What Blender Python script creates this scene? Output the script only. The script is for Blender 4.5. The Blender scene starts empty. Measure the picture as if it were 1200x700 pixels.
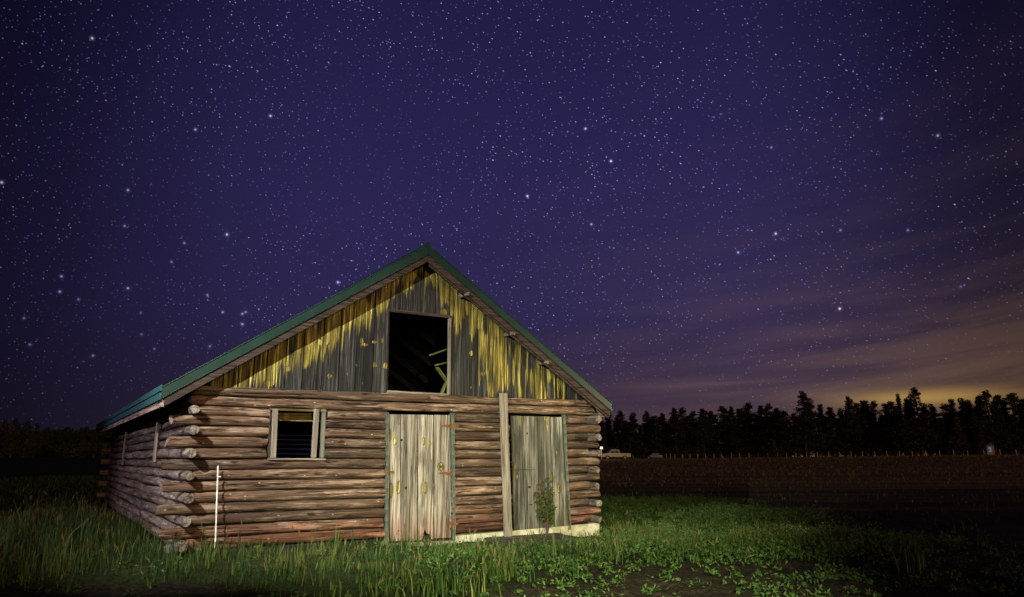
import bpy, math, random
import numpy as np
from mathutils import Vector, Matrix, noise

random.seed(7)
rng = np.random.default_rng(11)
sc = bpy.context.scene
col = sc.collection
R = math.radians

# ------------------------------------------------------------------ camera
F = 850.0                       # focal length in units of a 1200 px wide frame
PITCH = math.atan(188.15 / F)
EYE = 1.437
cam_d = bpy.data.cameras.new('camera')
cam_d.sensor_width = 36.0
cam_d.lens = F / 1200 * 36
cam_d.clip_end = 5000
cam = bpy.data.objects.new('camera', cam_d)
col.objects.link(cam)
cam.location = (0, 0, EYE)
cam.rotation_euler = (R(90) + PITCH, 0, 0)
sc.camera = cam

# ------------------------------------------------------------------ exposure
sc.view_settings.view_transform = 'Standard'
sc.view_settings.look = 'None'
sc.view_settings.exposure = 0
sc.view_settings.gamma = 1
sc.view_settings.use_curve_mapping = False
sc.cycles.max_bounces = 5
sc.cycles.transparent_max_bounces = 4


class NT:
    """tiny helper to write node trees"""
    def __init__(s, tree):
        s.t = tree
        s.n = tree.nodes
        s.l = tree.links

    def set(s, sock, v):
        if isinstance(v, bpy.types.NodeSocket):
            s.l.new(v, sock)
        elif v is not None:
            if hasattr(sock.default_value, '__len__') and not hasattr(v, '__len__'):
                v = [v] * len(sock.default_value)
            if hasattr(sock.default_value, '__len__') and len(sock.default_value) == 4 and len(v) == 3:
                v = (*v, 1)
            sock.default_value = v

    def node(s, typ, **kw):
        n = s.n.new(typ)
        for k, v in kw.items():
            setattr(n, k, v)
        return n

    def math(s, op, a, b=None, c=None, clamp=False):
        n = s.node('ShaderNodeMath', operation=op, use_clamp=clamp)
        s.set(n.inputs[0], a)
        if b is not None: s.set(n.inputs[1], b)
        if c is not None: s.set(n.inputs[2], c)
        return n.outputs[0]

    def vec(s, op, a, b=None, scale=None):
        n = s.node('ShaderNodeVectorMath', operation=op)
        s.set(n.inputs[0], a)
        if b is not None: s.set(n.inputs[1], b)
        if scale is not None: s.set(n.inputs['Scale'], scale)
        return n.outputs['Value'] if op in ('DOT_PRODUCT', 'LENGTH', 'DISTANCE') else n.outputs[0]

    def mix(s, f, a, b, mode='MIX'):
        n = s.node('ShaderNodeMix', data_type='RGBA', blend_type=mode)
        s.set(n.inputs[0], f)
        s.set(n.inputs[6], a)
        s.set(n.inputs[7], b)
        return n.outputs[2]

    def rng(s, v, a, b, c=0.0, d=1.0, smooth=True):
        n = s.node('ShaderNodeMapRange')
        n.interpolation_type = 'SMOOTHSTEP' if smooth else 'LINEAR'
        s.set(n.inputs[0], v)
        for i, x in enumerate((a, b, c, d)):
            s.set(n.inputs[i + 1], x)
        return n.outputs[0]

    def noise(s, v, scale=1.0, detail=4.0, rough=.55, dist=0.0, col=False):
        n = s.node('ShaderNodeTexNoise')
        s.set(n.inputs['Vector'], v)
        n.inputs['Scale'].default_value = scale
        n.inputs['Detail'].default_value = detail
        n.inputs['Roughness'].default_value = rough
        n.inputs['Distortion'].default_value = dist
        return n.outputs[1 if col else 0]

    def map(s, v, loc=(0, 0, 0), rot=(0, 0, 0), sca=(1, 1, 1)):
        n = s.node('ShaderNodeMapping')
        s.set(n.inputs[0], v)
        n.inputs[1].default_value = loc
        n.inputs[2].default_value = rot
        n.inputs[3].default_value = sca
        return n.outputs[0]

    def ramp(s, v, stops, interp='LINEAR'):
        n = s.node('ShaderNodeValToRGB')
        s.set(n.inputs[0], v)
        cr = n.color_ramp
        cr.interpolation = interp
        while len(cr.elements) < len(stops):
            cr.elements.new(.5)
        for e, (p, c) in zip(cr.elements, stops):
            e.position = p
            e.color = (*c, 1) if len(c) == 3 else c
        return n.outputs[0]

    def attr(s, name, out='Fac'):
        return s.node('ShaderNodeAttribute', attribute_name=name).outputs[out]


# ------------------------------------------------------------------ night sky
world = bpy.data.worlds.new('World')
sc.world = world
world.use_nodes = True
w = NT(world.node_tree)
w.n.clear()
D = w.node('ShaderNodeTexCoord').outputs['Generated']
D = w.vec('NORMALIZE', D)
sep = w.node('ShaderNodeSeparateXYZ')
w.l.new(D, sep.inputs[0])
dx, dy, dz = sep.outputs
side = w.math('DIVIDE', dx, w.math('MAXIMUM', dy, .05))            # tangent of the bearing off due north
base = w.ramp(dz, [(0.0, (.023, .0152, .033)), (.06, (.0238, .0165, .046)), (.2, (.0255, .0197, .076)),
                   (.36, (.0230, .0182, .079)), (.55, (.0145, .0130, .060)), (.8, (.010, .009, .042))])
# lens vignetting put into the sky colour: darker toward both sides
fade = w.math('MULTIPLY', w.rng(side, -.80, -.22, .24, 1.0), w.rng(side, .28, .78, 1.0, .26))
sky = w.mix(1.0, base, w.vec('SCALE', (1, 1, 1), scale=fade), 'MULTIPLY')
# thin cloud bands lit from below by a far town on the right
side_n = w.math('MULTIPLY', side, 1.0)
band_v = w.node('ShaderNodeCombineXYZ')
w.set(band_v.inputs[0], w.math('MULTIPLY', side, 2.2))
w.set(band_v.inputs[1], w.math('SUBTRACT', w.math('MULTIPLY', dz, 30.0), w.math('MULTIPLY', w.math('POWER', w.math('MAXIMUM', side, 0.0), 2.0), 2.2)))
streak = w.rng(w.noise(band_v.outputs[0], 1.0, 6, .52, .5), .36, .68)
band_w = w.node('ShaderNodeCombineXYZ')
w.set(band_w.inputs[0], w.math('MULTIPLY', side, 1.4))
w.set(band_w.inputs[1], w.math('SUBTRACT', w.math('MULTIPLY', dz, 9.0), w.math('MULTIPLY', side, 1.9)))
wisp = w.rng(w.noise(band_w.outputs[0], 1.3, 4, .5, .6), .38, .80)
toward = w.rng(side, -.12, .48)
low = w.math('POWER', 2.718, w.math('MULTIPLY', dz, -11.0))
low2 = w.math('POWER', 2.718, w.math('MULTIPLY', dz, -5.0))
glow = w.math('MULTIPLY', w.math('MULTIPLY', toward, low), w.math('ADD', w.math('MULTIPLY', streak, .75), .42))
glow2 = w.math('MULTIPLY', w.math('MULTIPLY', w.rng(side, -.15, .5), low2), wisp)
sky = w.mix(1.0, sky, w.vec('SCALE', (.245, .138, .062), scale=glow), 'ADD')
sky = w.mix(1.0, sky, w.vec('SCALE', (.021, .010, .007), scale=glow2), 'ADD')
# the brightest spot of the glow, right on the horizon
sp = w.vec('LENGTH', w.vec('MULTIPLY', w.vec('SUBTRACT', D, tuple(Vector((.56, 1, .082)).normalized())), (9.0, 9.0, 80.0)))
hot = w.math('POWER', 2.718, w.math('MULTIPLY', w.math('POWER', sp, 2.0), -1.6))
sky = w.mix(1.0, sky, w.vec('SCALE', (.30, .18, .03), scale=hot), 'ADD')
# stars, slightly drawn out along the direction in which the sky turns
trail = Vector((.85, 0, -.53)).normalized()
axy = Vector((0, 1, 0))
axz = trail.cross(axy)
S2 = w.node('ShaderNodeCombineXYZ')
w.set(S2.inputs[0], w.math('MULTIPLY', w.vec('DOT_PRODUCT', D, tuple(trail)), .58))
w.set(S2.inputs[1], w.vec('DOT_PRODUCT', D, tuple(axy)))
w.set(S2.inputs[2], w.vec('DOT_PRODUCT', D, tuple(axz)))
starv = S2.outputs[0]
haze_cut = w.rng(dz, .04, .22, .25, 1.0)
cloud_cut = w.math('SUBTRACT', 1.0, w.math('MULTIPLY', w.math('MULTIPLY', toward, low), .6), clamp=True)
total = None
for scale, rad, amp, powr, off in ((290, .00076, .80, 1.9, 0.0), (170, .00080, .98, 2.0, 3.3), (60, .00100, 1.4, 1.6, 7.7), (17, .0014, 1.4, .7, 1.9)):
    vo = w.node('ShaderNodeTexVoronoi')
    w.set(vo.inputs['Vector'], w.vec('ADD', starv, (off, off * .7, off * .3)))
    vo.inputs['Scale'].default_value = scale
    core = w.rng(vo.outputs['Distance'], rad * scale, rad * scale * .25)
    sepc = w.node('ShaderNodeSeparateColor')
    w.l.new(vo.outputs['Color'], sepc.inputs[0])
    b = w.math('MULTIPLY', core, w.math('MULTIPLY', w.math('POWER', sepc.outputs[0], powr), amp))
    tint = w.mix(sepc.outputs[1], (.58, .53, .92), (.30, .25, 1.0))
    tint = w.mix(w.rng(sepc.outputs[2], .86, .95), tint, (.80, .72, .66))
    s_ = w.vec('SCALE', tint, scale=b)
    total = s_ if total is None else w.vec('ADD', total, s_)


def pix_dir(px, py):
    u, v = px - 600, 350 - py
    return Vector((u, F * math.cos(PITCH) - v * math.sin(PITCH), F * math.sin(PITCH) + v * math.cos(PITCH)))


# the brightest stars of the constellations, each at its own bearing
BRIGHT = [(266, 275, 1.7, 1), (70, 342, 1.7, 0), (72, 324, 1.4, 0), (150, 338, 1.9, 0), (146, 265, 1.2, 0), (216, 285, 1.0, 0), (201, 307, 1.0, 0),
          (92, 351, .9, 0), (284, 368, 1.2, 0), (288, 366, .8, 0), (284, 380, 1.2, 0), (261, 366, 1.0, 0), (243, 346, .8, 0), (109, 417, 1.5, 0), (181, 409, .9, 0),
          (35, 404, .8, 0), (28, 373, .8, 0), (246, 406, .7, 0), (396, 331, 1.3, 0), (108, 45, .9, 1), (317, 136, 1.2, 0), (229, 152, .9, 0), (2, 214, .9, 1),
          (618, 230, 1.5, 0), (686, 151, 1.1, 0), (716, 189, 1.6, 0), (693, 263, .9, 0), (865, 296, 1.2, 0), (909, 274, 1.0, 1), (984, 362, 1.2, 1), (985, 270, .7, 0),
          (904, 173, 1.0, 0), (1033, 139, .9, 0), (1064, 270, 1.0, 0), (1099, 159, .9, 1), (150, 223, .9, 1), (165, 367, .6, 0), (166, 392, .7, 0), (1126, 336, .7, 0)]
for px, py, amp, warm in BRIGHT:
    d = pix_dir(px, py).normalized()
    dist = w.vec('DISTANCE', D, tuple(d))
    core = w.rng(dist, .0019, .0004)
    halo = w.rng(dist, .0044, .0005)
    b = w.math('MULTIPLY_ADD', halo, .13, core)
    total = w.vec('ADD', total, w.vec('SCALE', (.85, .80, .95) if warm else (.42, .40, 1.0), scale=w.math('MULTIPLY', b, amp * .85)))
clus = w.rng(w.noise(D, 5.0, 3, .55), .36, .62, .45, 1.15)
total = w.vec('SCALE', total, scale=clus)
total = w.vec('SCALE', total, scale=w.math('MULTIPLY', w.math('MULTIPLY', haze_cut, cloud_cut), w.math('POWER', fade, .5)))
final = w.vec('ADD', sky, total)
bg = w.node('ShaderNodeBackground')
w.l.new(final, bg.inputs[0])
bg.inputs[1].default_value = 1.0
wo = w.node('ShaderNodeOutputWorld')
w.l.new(bg.outputs[0], wo.inputs[0])

# ------------------------------------------------------------------ lamps
def lamp(name, typ, loc, target, power, colr, size=.05, cone=60, blend=.5):
    l = bpy.data.lights.new(name, typ)
    l.energy = power
    l.color = colr
    if typ == 'SPOT':
        l.spot_size = R(cone)
        l.spot_blend = blend
        l.shadow_soft_size = size
    elif typ == 'SUN':
        l.angle = R(size)
    else:
        l.shadow_soft_size = size
    o = bpy.data.objects.new(name, l)
    col.objects.link(o)
    o.location = loc
    if typ != 'POINT':
        o.rotation_euler = (Vector(target) - Vector(loc)).to_track_quat('-Z', 'Y').to_euler()
    return o

# faint sodium glow of a far town, low behind the camera
lamp('sun', 'SUN', (70, -80, 17), (0, 60, 0), .6, (1, .58, .25), .5)
# the hand torches that light the barn and the grass in front of it
lamp('torch_left', 'SPOT', (-6.4, 2.2, 6.6), (-2.9, 12.6, 2.0), 12500, (1.0, .98, .87), .04, 48, 1.0)
lamp('torch_right', 'SPOT', (12.2, 15.2, 2.7), (-1.0, 14.6, 1.5), 5200, (1.0, .74, .48), .05, 40, .7)
lamp('torch_side', 'SPOT', (-14.5, 8.0, 4.5), (-7.5, 15.0, 1.4), 2400, (1.0, .80, .96), .05, 78, .8)
lamp('torch_front', 'SPOT', (1.4, -.8, 3.0), (.5, 12.0, -.1), 11500, (.98, 1.0, .60), .05, 42, 1.0)

# ------------------------------------------------------------------ helpers
BX, BY, BYAW = -5.074, 11.634, .567
cB, sB = math.cos(BYAW), math.sin(BYAW)
W, L = 7.975, 14.42


def to_local(v, point=True):
    x, y, z = v
    if point:
        x -= BX
        y -= BY
    return Vector((x * cB + y * sB, -x * sB + y * cB, z))


def to_world(x, y, z):
    return Vector((BX + x * cB - y * sB, BY + x * sB + y * cB, z))


O_L = to_local((0, 0, EYE))


def front(px, py, yl=-.09):
    """point of the barn's front (local plane y = yl) seen at a pixel of the 1200 x 700 photograph"""
    d = to_local(pix_dir(px, py), False)
    t = (yl - O_L.y) / d.y
    return O_L + d * t


def left(px, py, xl=-.10):
    d = to_local(pix_dir(px, py), False)
    t = (xl - O_L.x) / d.x
    return O_L + d * t


def pix(v):
    """pixel of a world point"""
    X, Y, Z = v[0], v[1], v[2] - EYE
    d = Y * math.cos(PITCH) + Z * math.sin(PITCH)
    vv = -Y * math.sin(PITCH) + Z * math.cos(PITCH)
    return 600 + F * X / d, 350 - F * vv / d


def sstep(a, b, x):
    t = np.clip((np.asarray(x, float) - a) / (b - a), 0, 1)
    return t * t * (3 - 2 * t)


def ground_z(X, Y):
    X = np.asarray(X, float)
    Y = np.asarray(Y, float)
    r = np.hypot(X, Y - 15)
    amp = 1.42 + .0118 * np.clip(X - 40, 0, 90) + .004 * np.clip(-X - 20, 0, 90)
    z = amp * sstep(16, 135, r)
    near = 1 - sstep(10, 30, r)
    # the ground lies a little lower in front of the right half of the barn
    lx, ly = (X - BX) * cB + (Y - BY) * sB, -(X - BX) * sB + (Y - BY) * cB
    z = z - .11 * sstep(2.8, 4.4, lx) * (1 - sstep(9.5, 12, lx)) * sstep(-3.2, -.9, ly) * (1 - sstep(2, 5, ly))
    z = z + near * .035 * (np.sin(X * 1.9 + 1.3 * np.sin(Y * .9)) * np.sin(Y * 1.6 + .7) + .6 * np.sin(X * 4.1 + Y * 2.3) * np.sin(Y * 3.7 - X))
    return z


def n1(x, seed=0.0):
    return noise.noise(Vector((x, seed * 7.31 + .37, seed * 3.17)))


def n2(x, y, seed=0.0):
    return noise.noise(Vector((x, y, seed * 5.73 + .21)))


class MB:
    """collects geometry with a grain coordinate per vertex; build() links ONE mesh object"""
    def __init__(s):
        s.v, s.f, s.m, s.g, s.r, s.a, s.b = [], [], [], [], [], [], []

    def vert(s, p, g=None, r=0.0, a=0.0, b=0.0):
        s.v.append(tuple(p))
        s.g.append(tuple(g if g is not None else p))
        s.r.append(r)
        s.a.append(a)
        s.b.append(b)
        return len(s.v) - 1

    def face(s, idx, m=0):
        s.f.append(tuple(idx))
        s.m.append(m)

    def box(s, c, size, axes=None, rnd=None, m=0, long=0, taper=0.0):
        """box at c with (len0, len1, len2) along axes; grain along axis number long"""
        rnd = random.random() if rnd is None else rnd
        ax = axes or (Vector((1, 0, 0)), Vector((0, 1, 0)), Vector((0, 0, 1)))
        c = Vector(c)
        perm = [long] + [i for i in range(3) if i != long]
        ids = []
        bev = min(size) * .12
        # each face separately so that the edges stay crisp
        quads = ((0, 1, 2, -1), (0, 1, 2, 1), (1, 2, 0, -1), (1, 2, 0, 1), (2, 0, 1, -1), (2, 0, 1, 1))
        for i, j, k, sgn in quads:
            q = []
            for a_, b_ in ((-1, -1), (1, -1), (1, 1), (-1, 1)):
                l = [0, 0, 0]
                l[i] = a_ * size[i] / 2
                l[j] = b_ * size[j] / 2
                l[k] = sgn * size[k] / 2
                if taper and l[long] > 0:
                    for z in range(3):
                        if z != long: l[z] *= 1 - taper
                p = c + ax[0] * l[0] + ax[1] * l[1] + ax[2] * l[2]
                q.append(s.vert(p, (l[perm[0]], l[perm[1]], l[perm[2]]), rnd))
            s.face(q if sgn > 0 else q[::-1], m)

    def beam(s, p, q, wdt, hgt, up=Vector((0, 0, 1)), rnd=None, m=0, taper=0.0):
        p, q = Vector(p), Vector(q)
        d = q - p
        n = d.normalized()
        sd = n.cross(up)
        if sd.length < 1e-4: sd = n.cross(Vector((0, 1, 0)))
        sd.normalize()
        u = sd.cross(n)
        s.box((p + q) / 2, (d.length, wdt, hgt), (n, sd, u), rnd, m, 0, taper)

    def tube(s, pts, rad, seg=12, rnd=None, m=0, cap_m=None, wob=0.0, seed=0.0, cut=0.0, checks=()):
        """tube through pts; rad a number or a list; end caps use cap_m"""
        rnd = random.random() if rnd is None else rnd
        pts = [Vector(p) for p in pts]
        n = len(pts)
        rad = rad if hasattr(rad, '__len__') else [rad] * n
        sl = 0.0
        rings = []
        ref = None
        for i, p in enumerate(pts):
            t = (pts[min(i + 1, n - 1)] - pts[max(i - 1, 0)]).normalized()
            if ref is None:
                ref = Vector((0, 0, 1)) if abs(t.z) < .8 else Vector((0, 1, 0))
            sd = t.cross(ref).normalized()
            up = sd.cross(t)
            if i: sl += (p - pts[i - 1]).length
            ring = []
            for k in range(seg):
                a = 2 * math.pi * k / seg
                rr = rad[i]
                if wob:
                    rr *= 1 + wob * noise.noise(Vector((sl * 1.1 + seed * 9.7, math.cos(a) * .9 + seed * 3.1, math.sin(a) * .9))) \
                            + wob * .5 * noise.noise(Vector((sl * 4.0 + seed * 4.7, math.cos(a) * 2.2, math.sin(a) * 2.2 + seed)))
                for th0, s0, s1, dep in checks:
                    if s0 < sl < s1:
                        th = th0 + .35 * n1(sl * .8, seed + th0) + .10 * n1(sl * 5, seed)
                        dl_ = abs((a - th + math.pi) % (2 * math.pi) - math.pi)
                        if dl_ < math.pi / seg:
                            rr -= dep * min(1.0, (sl - s0) * 6, (s1 - sl) * 6)
                ca, sa = math.cos(a) * rr, math.sin(a) * rr
                ce = 0.0
                if cut and i in (0, n - 1):
                    ce = cut * (n1(ca * 4 + seed, 3.0) + .8 * math.sin(a + seed * 20) + .4 * noise.noise(Vector((ca * 14, sa * 14, seed))))
                ring.append(s.vert(p + t * ce + sd * ca + up * sa, (sl, ca, sa), rnd))
            rings.append((ring, sl))
        for (a, _), (b, _) in zip(rings, rings[1:]):
            for k in range(seg):
                s.face((a[k], b[k], b[(k + 1) % seg], a[(k + 1) % seg]), m)
        cm = m if cap_m is None else cap_m
        for (ring, sl_), sgn in ((rings[0], 1), (rings[-1], -1)):
            c = sum((Vector(s.v[k]) for k in ring), Vector()) / seg
            cv = [s.vert(s.v[k], (s.g[k][1] + 40, s.g[k][2], sl_), rnd) for k in ring]
            ci = s.vert(c, (40, 0, sl_), rnd)
            for k in range(seg):
                q = (cv[k], cv[(k + 1) % seg], ci)
                s.face(q if sgn > 0 else q[::-1], cm)

    def prism(s, poly, y0, y1, rnd=None, m=0, grain='x'):
        """polygon of (x, z) pushed from y0 to y1 (local)"""
        rnd = random.random() if rnd is None else rnd
        g = (lambda p: (p[0], p[1], p[2])) if grain == 'x' else (lambda p: (p[2], p[0], p[1]))
        area = sum(a[0] * b[1] - b[0] * a[1] for a, b in zip(poly, poly[1:] + poly[:1]))
        if area < 0: poly = poly[::-1]
        fr = [(x, y0, z) for x, z in poly]
        bk = [(x, y1, z) for x, z in poly]
        s.face([s.vert(p, g(p), rnd) for p in fr], m)
        s.face([s.vert(p, g(p), rnd) for p in bk][::-1], m)
        n = len(poly)
        for i in range(n):
            j = (i + 1) % n
            q = (fr[i], bk[i], bk[j], fr[j])
            s.face([s.vert(p, g(p), rnd) for p in q], m)

    def board(s, xa, xb, za, zb, y0, th, mask=None, skip=None, dx=.016, dz=.024, rnd=None, m=0, tilt=0.0):
        """upright board: xa(z), xb(z) edges, za(x) bottom, zb(x) top; mask(x, z) -> (a, b); fine front grid"""
        rnd = random.random() if rnd is None else rnd
        zmid0, zmid1 = za((xa(0) + xb(0)) / 2), zb((xa(0) + xb(0)) / 2)
        nx = max(2, int((xb(zmid0) - xa(zmid0)) / dx) + 1)
        nz = max(2, int(max(.05, zmid1 - zmid0) / dz) + 1)
        cup = random.uniform(-.006, .006)
        front_i, back_i = [], []
        for i in range(nx + 1):
            u = i / nx
            fr, bk = [], []
            x_ = xa(zmid0) + (xb(zmid0) - xa(zmid0)) * u
            lo, hi = za(x_), zb(x_)
            if hi < lo + .01: hi = lo + .01
            for k in range(nz + 1):
                z = lo + (hi - lo) * k / nz
                x = xa(z) + (xb(z) - xa(z)) * u
                a, b = mask(x, z) if mask else (0, 0)
                y = y0 + cup * (1 - (2 * u - 1) ** 2) + tilt * (u - .5)
                fr.append(s.vert((x, y, z), (z, x, 0), rnd, a, b))
                bk.append(s.vert((x, y0 + th, z), (z, x, th), rnd, a, b))
            front_i.append(fr)
            back_i.append(bk)
        keep = [[not (skip and skip((s.v[front_i[i][k]][0] + s.v[front_i[i + 1][k + 1]][0]) / 2, (s.v[front_i[i][k]][2] + s.v[front_i[i + 1][k + 1]][2]) / 2))
                 for k in range(nz)] for i in range(nx)]
        ok = lambda i, k: 0 <= i < nx and 0 <= k < nz and keep[i][k]
        for i in range(nx):
            for k in range(nz):
                if not keep[i][k]: continue
                A, B, C_, D_ = front_i[i][k], front_i[i + 1][k], front_i[i + 1][k + 1], front_i[i][k + 1]
                a, b, c, d = back_i[i][k], back_i[i + 1][k], back_i[i + 1][k + 1], back_i[i][k + 1]
                s.face((A, B, C_, D_), m)
                s.face((a, d, c, b), m)
                if not ok(i - 1, k): s.face((A, D_, d, a), m)
                if not ok(i + 1, k): s.face((B, b, c, C_), m)
                if not ok(i, k - 1): s.face((A, a, b, B), m)
                if not ok(i, k + 1): s.face((D_, C_, c, d), m)

    def build(s, name, mats, parent=None, smooth=False):
        me = bpy.data.meshes.new(name)
        me.from_pydata(s.v, [], s.f)
        mats = mats if isinstance(mats, (list, tuple)) else [mats]
        for mt in mats: me.materials.append(mt)
        me.polygons.foreach_set('material_index', s.m)
        if smooth: me.polygons.foreach_set('use_smooth', [True] * len(s.f))
        g = me.attributes.new('gc', 'FLOAT_VECTOR', 'POINT')
        g.data.foreach_set('vector', np.array(s.g, np.float32).ravel())
        for nm, dat in (('rnd', s.r), ('ma', s.a), ('mb', s.b)):
            at = me.attributes.new(nm, 'FLOAT', 'POINT')
            at.data.foreach_set('value', np.array(dat, np.float32))
        me.update()
        o = bpy.data.objects.new(name, me)
        col.objects.link(o)
        if parent: o.parent = parent
        return o


def tag(o, label=None, cat=None, group=None, kind=None):
    if label: o['label'] = label
    if cat: o['category'] = cat
    if group: o['group'] = group
    if kind: o['kind'] = kind
    return o


def empty(name, loc, rz=0.0):
    o = bpy.data.objects.new(name, None)
    col.objects.link(o)
    o.location = loc
    o.rotation_euler = (0, 0, rz)
    o.empty_display_size = .2
    return o


def copy_tree(o):
    c = o.copy()
    col.objects.link(c)
    for ch in list(o.children):
        k = ch.copy()
        col.objects.link(k)
        k.parent = c
    return c


# ------------------------------------------------------------------ materials
def new_mat(name):
    m = bpy.data.materials.new(name)
    m.use_nodes = True
    t = NT(m.node_tree)
    t.n.clear()
    out = t.node('ShaderNodeOutputMaterial')
    p = t.node('ShaderNodeBsdfPrincipled')
    t.l.new(p.outputs[0], out.inputs[0])
    p.inputs['Specular IOR Level'].default_value = .25
    return m, t, p


def bump(t, p, h, strength=.5, dist=.01):
    b = t.node('ShaderNodeBump')
    b.inputs['Strength'].default_value = strength
    b.inputs['Distance'].default_value = dist
    t.l.new(h, b.inputs['Height'])
    t.l.new(b.outputs[0], p.inputs['Normal'])


def wood(name, dark, mid, light, along=1.4, across=34.0, crack=.5, vary=.45, yellow=False, blotch_col=None, blotch=.4, bstr=.6, bdist=.008, rough=.85, red_light=None, pale=None, knots=False, pale_s=(1.5, 11, 11), pale_f=.5, soft=0.0):
    """weathered timber: grain runs along the first grain coordinate of every piece"""
    m, t, p = new_mat(name)
    gc = t.attr('gc', 'Vector')
    rnd = t.attr('rnd')
    off = t.node('ShaderNodeCombineXYZ')
    t.set(off.inputs[0], t.math('MULTIPLY', rnd, 57.0))
    t.set(off.inputs[1], t.math('MULTIPLY', rnd, 31.0))
    t.set(off.inputs[2], t.math('MULTIPLY', rnd, 13.0))
    v = t.vec('ADD', gc, off.outputs[0])
    wav = t.noise(t.map(v, sca=(.9, 3, 3)), 1.0, 3, .5, col=True)
    v2 = t.vec('ADD', v, t.vec('MULTIPLY', t.vec('SUBTRACT', wav, (.5, .5, .5)), (0, .035, .035)))
    streak = t.noise(t.map(v2, sca=(along, across, across)), 1.0, 7, .68)
    fine = t.noise(t.map(v2, sca=(along * 4, across * 4, across * 4)), 1.0, 3, .6)
    big = t.noise(t.map(v, sca=(1.1, 5, 5)), 1.0, 4, .55)
    c = t.ramp(streak, [(.36 - soft, dark), (.50, mid), (.64 + soft, light)])
    c = t.mix(t.math('MULTIPLY', t.rng(fine, .35, .65), .35), c, dark)
    if blotch_col:
        c = t.mix(t.math('MULTIPLY', t.rng(big, .48, .64), blotch), c, blotch_col)
    if pale:
        pm = t.rng(t.noise(t.map(v, loc=(3, 8, 1), sca=pale_s), 1.0, 6, .7), .50, .60)
        c = t.mix(t.math('MULTIPLY', pm, pale_f), c, t.mix(t.rng(streak, .30, .5), mid, pale))
    if knots:
        vo = t.node('ShaderNodeTexVoronoi')
        t.set(vo.inputs['Vector'], t.map(t.vec('ADD', v2, t.vec('SCALE', t.vec('SUBTRACT', t.noise(v, 9.0, 2, col=True), (.5, .5, .5)), scale=.05)), sca=(2.3, 6.5, 6.5)))
        vo.inputs['Scale'].default_value = 1.0
        kd = vo.outputs['Distance']
        kg = t.math('GREATER_THAN', t.math('FRACT', t.math('MULTIPLY', t.vec('DOT_PRODUCT', vo.outputs['Color'], (3.1, 5.7, 2.3)), 3.3)), .45)
        c = t.mix(t.math('MULTIPLY', t.math('MULTIPLY', t.rng(kd, .22, .10), kg), .85), c, tuple(x * .6 for x in dark))
    if knots:
        v3 = t.node('ShaderNodeTexVoronoi')
        t.set(v3.inputs['Vector'], t.map(v, sca=(9, 20, 20)))
        v3.inputs['Scale'].default_value = 1.0
        sc3 = t.node('ShaderNodeSeparateColor')
        t.l.new(v3.outputs['Color'], sc3.inputs[0])
        sp3 = t.math('MULTIPLY', t.rng(v3.outputs['Distance'], .22, .10), t.math('GREATER_THAN', sc3.outputs[0], .80))
        c = t.mix(t.math('MULTIPLY', sp3, .8), c, t.mix(t.math('GREATER_THAN', sc3.outputs[1], .5), tuple(x * .3 for x in dark), (.55, .50, .44)))
    var = t.math('MULTIPLY_ADD', t.math('FRACT', t.math('MULTIPLY', rnd, 7.77)), vary, 1 - vary / 2)
    c = t.mix(1.0, c, t.vec('SCALE', (1, 1, 1), scale=var), 'MULTIPLY')
    ck = t.noise(t.map(v2, sca=(.45, across * .5, across * .5)), 1.0, 3, .5, .2)
    ck = t.rng(t.math('ABSOLUTE', t.math('SUBTRACT', ck, .5)), .0, .026, 1.0, 0.0)
    ckm = t.math('MULTIPLY', ck, t.rng(t.noise(t.map(v, sca=(1.4, 7, 7)), 1.0, 2), .40, .54))
    c = t.mix(t.math('MULTIPLY', ckm, crack), c, (dark[0] * .25, dark[1] * .25, dark[2] * .25))
    if red_light:
        # reddish light on the lowest timbers, put into their colour
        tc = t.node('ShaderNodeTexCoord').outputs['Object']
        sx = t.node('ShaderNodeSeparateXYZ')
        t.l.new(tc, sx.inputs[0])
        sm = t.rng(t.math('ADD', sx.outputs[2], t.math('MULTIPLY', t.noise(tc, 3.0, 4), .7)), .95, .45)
        c = t.mix(t.math('MULTIPLY', sm, .75), c, t.mix(1.0, c, red_light, 'MULTIPLY'))
    if yellow:
        ma, mb_ = t.attr('ma'), t.attr('mb')
        edge = t.math('ADD', ma, t.math('MULTIPLY', t.math('SUBTRACT', streak, .5), 1.5))
        ym = t.rng(edge, .38, .64)
        yc = t.ramp(t.noise(t.map(v2, sca=(along * 1.3, across * .7, across * .7)), 1.0, 5, .62),
                    [(.32, (.022, .018, .005)), (.44, (.075, .060, .012)), (.55, (.20, .168, .034)), (.66, (.64, .56, .15))])
        yc = t.mix(t.math('MULTIPLY', t.rng(fine, .42, .62), .35), yc, (.10, .065, .012))
        c = t.mix(ym, c, yc)
        c = t.mix(t.rng(mb_, .35, .75), c, (.022, .016, .010))
    t.l.new(c, p.inputs['Base Color'])
    p.inputs['Roughness'].default_value = rough
    h = t.math('ADD', t.math('MULTIPLY', streak, .8), t.math('MULTIPLY', fine, .3))
    h = t.math('SUBTRACT', h, t.math('MULTIPLY', ckm, 1.2))
    bump(t, p, h, bstr, bdist)
    return m


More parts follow.
